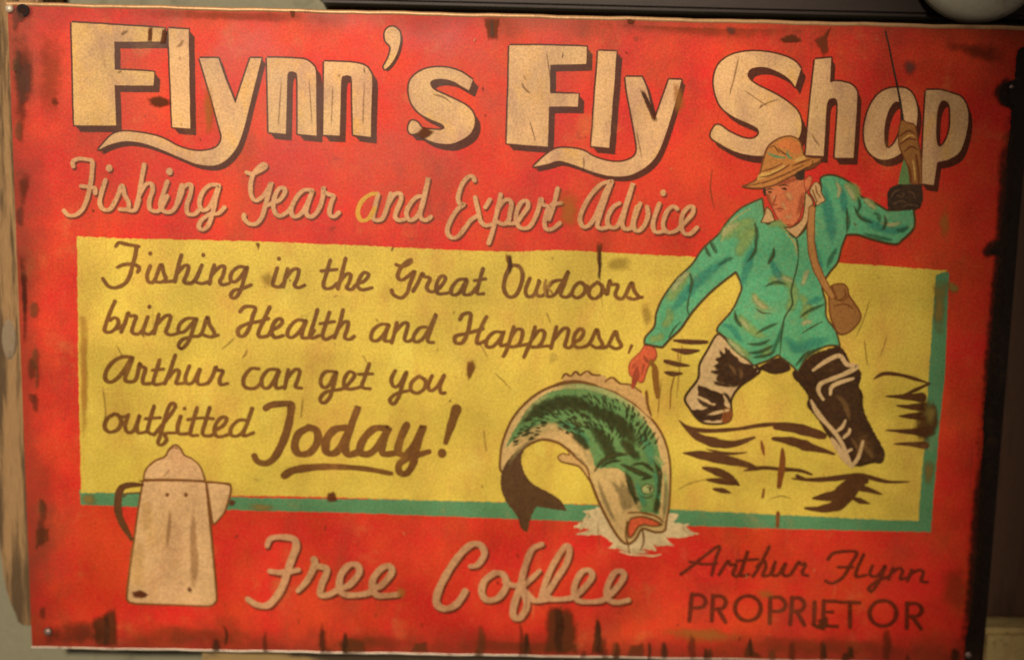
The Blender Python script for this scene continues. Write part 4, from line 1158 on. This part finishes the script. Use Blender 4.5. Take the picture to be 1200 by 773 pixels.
for k in range(18):
    y = random.uniform(20, 740); x = 14 + (y / 760) * 30 + random.uniform(0, 14); h = random.uniform(8, 40); w_ = random.uniform(7, 16)
    a.soft(random.choice([dr, dr, ck]), '[%.1f %.1f %.1f] %.1f,%.1f %.1f,%.1f %.1f,%.1f' % (w_ * .6, w_, w_ * .6, x, y - h / 2, x + random.uniform(-2, 3), y, x, y + h / 2), None)
random.seed(11)
for k in range(130):
    x, y = random.uniform(40, 1130), random.choice([random.uniform(20, 300), random.uniform(590, 755), random.uniform(20, 755)])
    L = random.uniform(2, 8)
    an = random.gauss(math.pi / 2, 0.5)
    w_ = random.uniform(1.4, 3.2)
    a.soft(random.choice([ck, ck, lt, ckd]), '[%.1f %.1f] %.1f,%.1f %.1f,%.1f' % (w_, w_, x, y, x + L * math.cos(an), y + L * math.sin(an)), None)
bk = soft_ink('border_soft', '#24120f', 0.8, 0.45)
a.soft(bk, '[16 26 22 19 22 19 16] 1186,120 1180,180 1176,240 1170,310 1164,390 1156,460 1150,530; [16 21 22 22 26] 1151,500 1147,580 1143,640 1138,710 1128,772; [13 22 13] 1170,280 1160,292 1150,300; [13 22 13] 1185,92 1172,108 1182,128', None)
a.build('fine_cracks', sign)['kind'] = 'stuff'

# --- fixings: a nail hole with its dimple at upper left, nail heads in the other corners
m_hole = plain('hole_black', '#1a0e14', 0.9)
m_nail = plain('nail_steel', '#a88d84', 0.35, 0.6, scale=200, dark='#50403a')
def fixing(name, px, py, prof, mat, label=None):
    x, z = P(px, py)
    o = lathe(name, mat, prof, (x, -0.0011, z), (math.radians(90), 0, 0), sign, 20)
    if label: o['label'] = label
    return o
LAYER[0] += STEP * 4
fixing('nail_hole', 27, 12.5, [(0.0, -0.0009), (0.0010, -0.0009), (0.0017, -0.0004), (0.0023, -0.0003), (0.0028, -0.0012)], m_hole, 'dark nail hole')
fixing('nail', 57, 739, [(0.0, 0.0005), (0.0009, 0.0004), (0.0016, 0.0), (0.0019, -0.0008), (0.0008, -0.0009), (0.0008, -0.008)], m_nail)
fixing('nail', 1134, 766, [(0.0, 0.0005), (0.0008, 0.0004), (0.0014, 0.0), (0.0016, -0.0008), (0.0008, -0.0009), (0.0008, -0.008)], m_nail)
fixing('nail', 1184, 102, [(0.0, 0.0002), (0.0005, 0.0002), (0.0008, 0.0), (0.0009, -0.0008), (0.0005, -0.0009), (0.0005, -0.008)], m_nail)
fixing('corner_highlight', 12, 11, [(0.0, 0.0006), (0.0010, 0.0004), (0.0015, 0.0), (0.0017, -0.0009)], m_tin2, 'pale metal cap built in as the corner highlight')  # pale cap set on the corner to stand in for its bright highlight
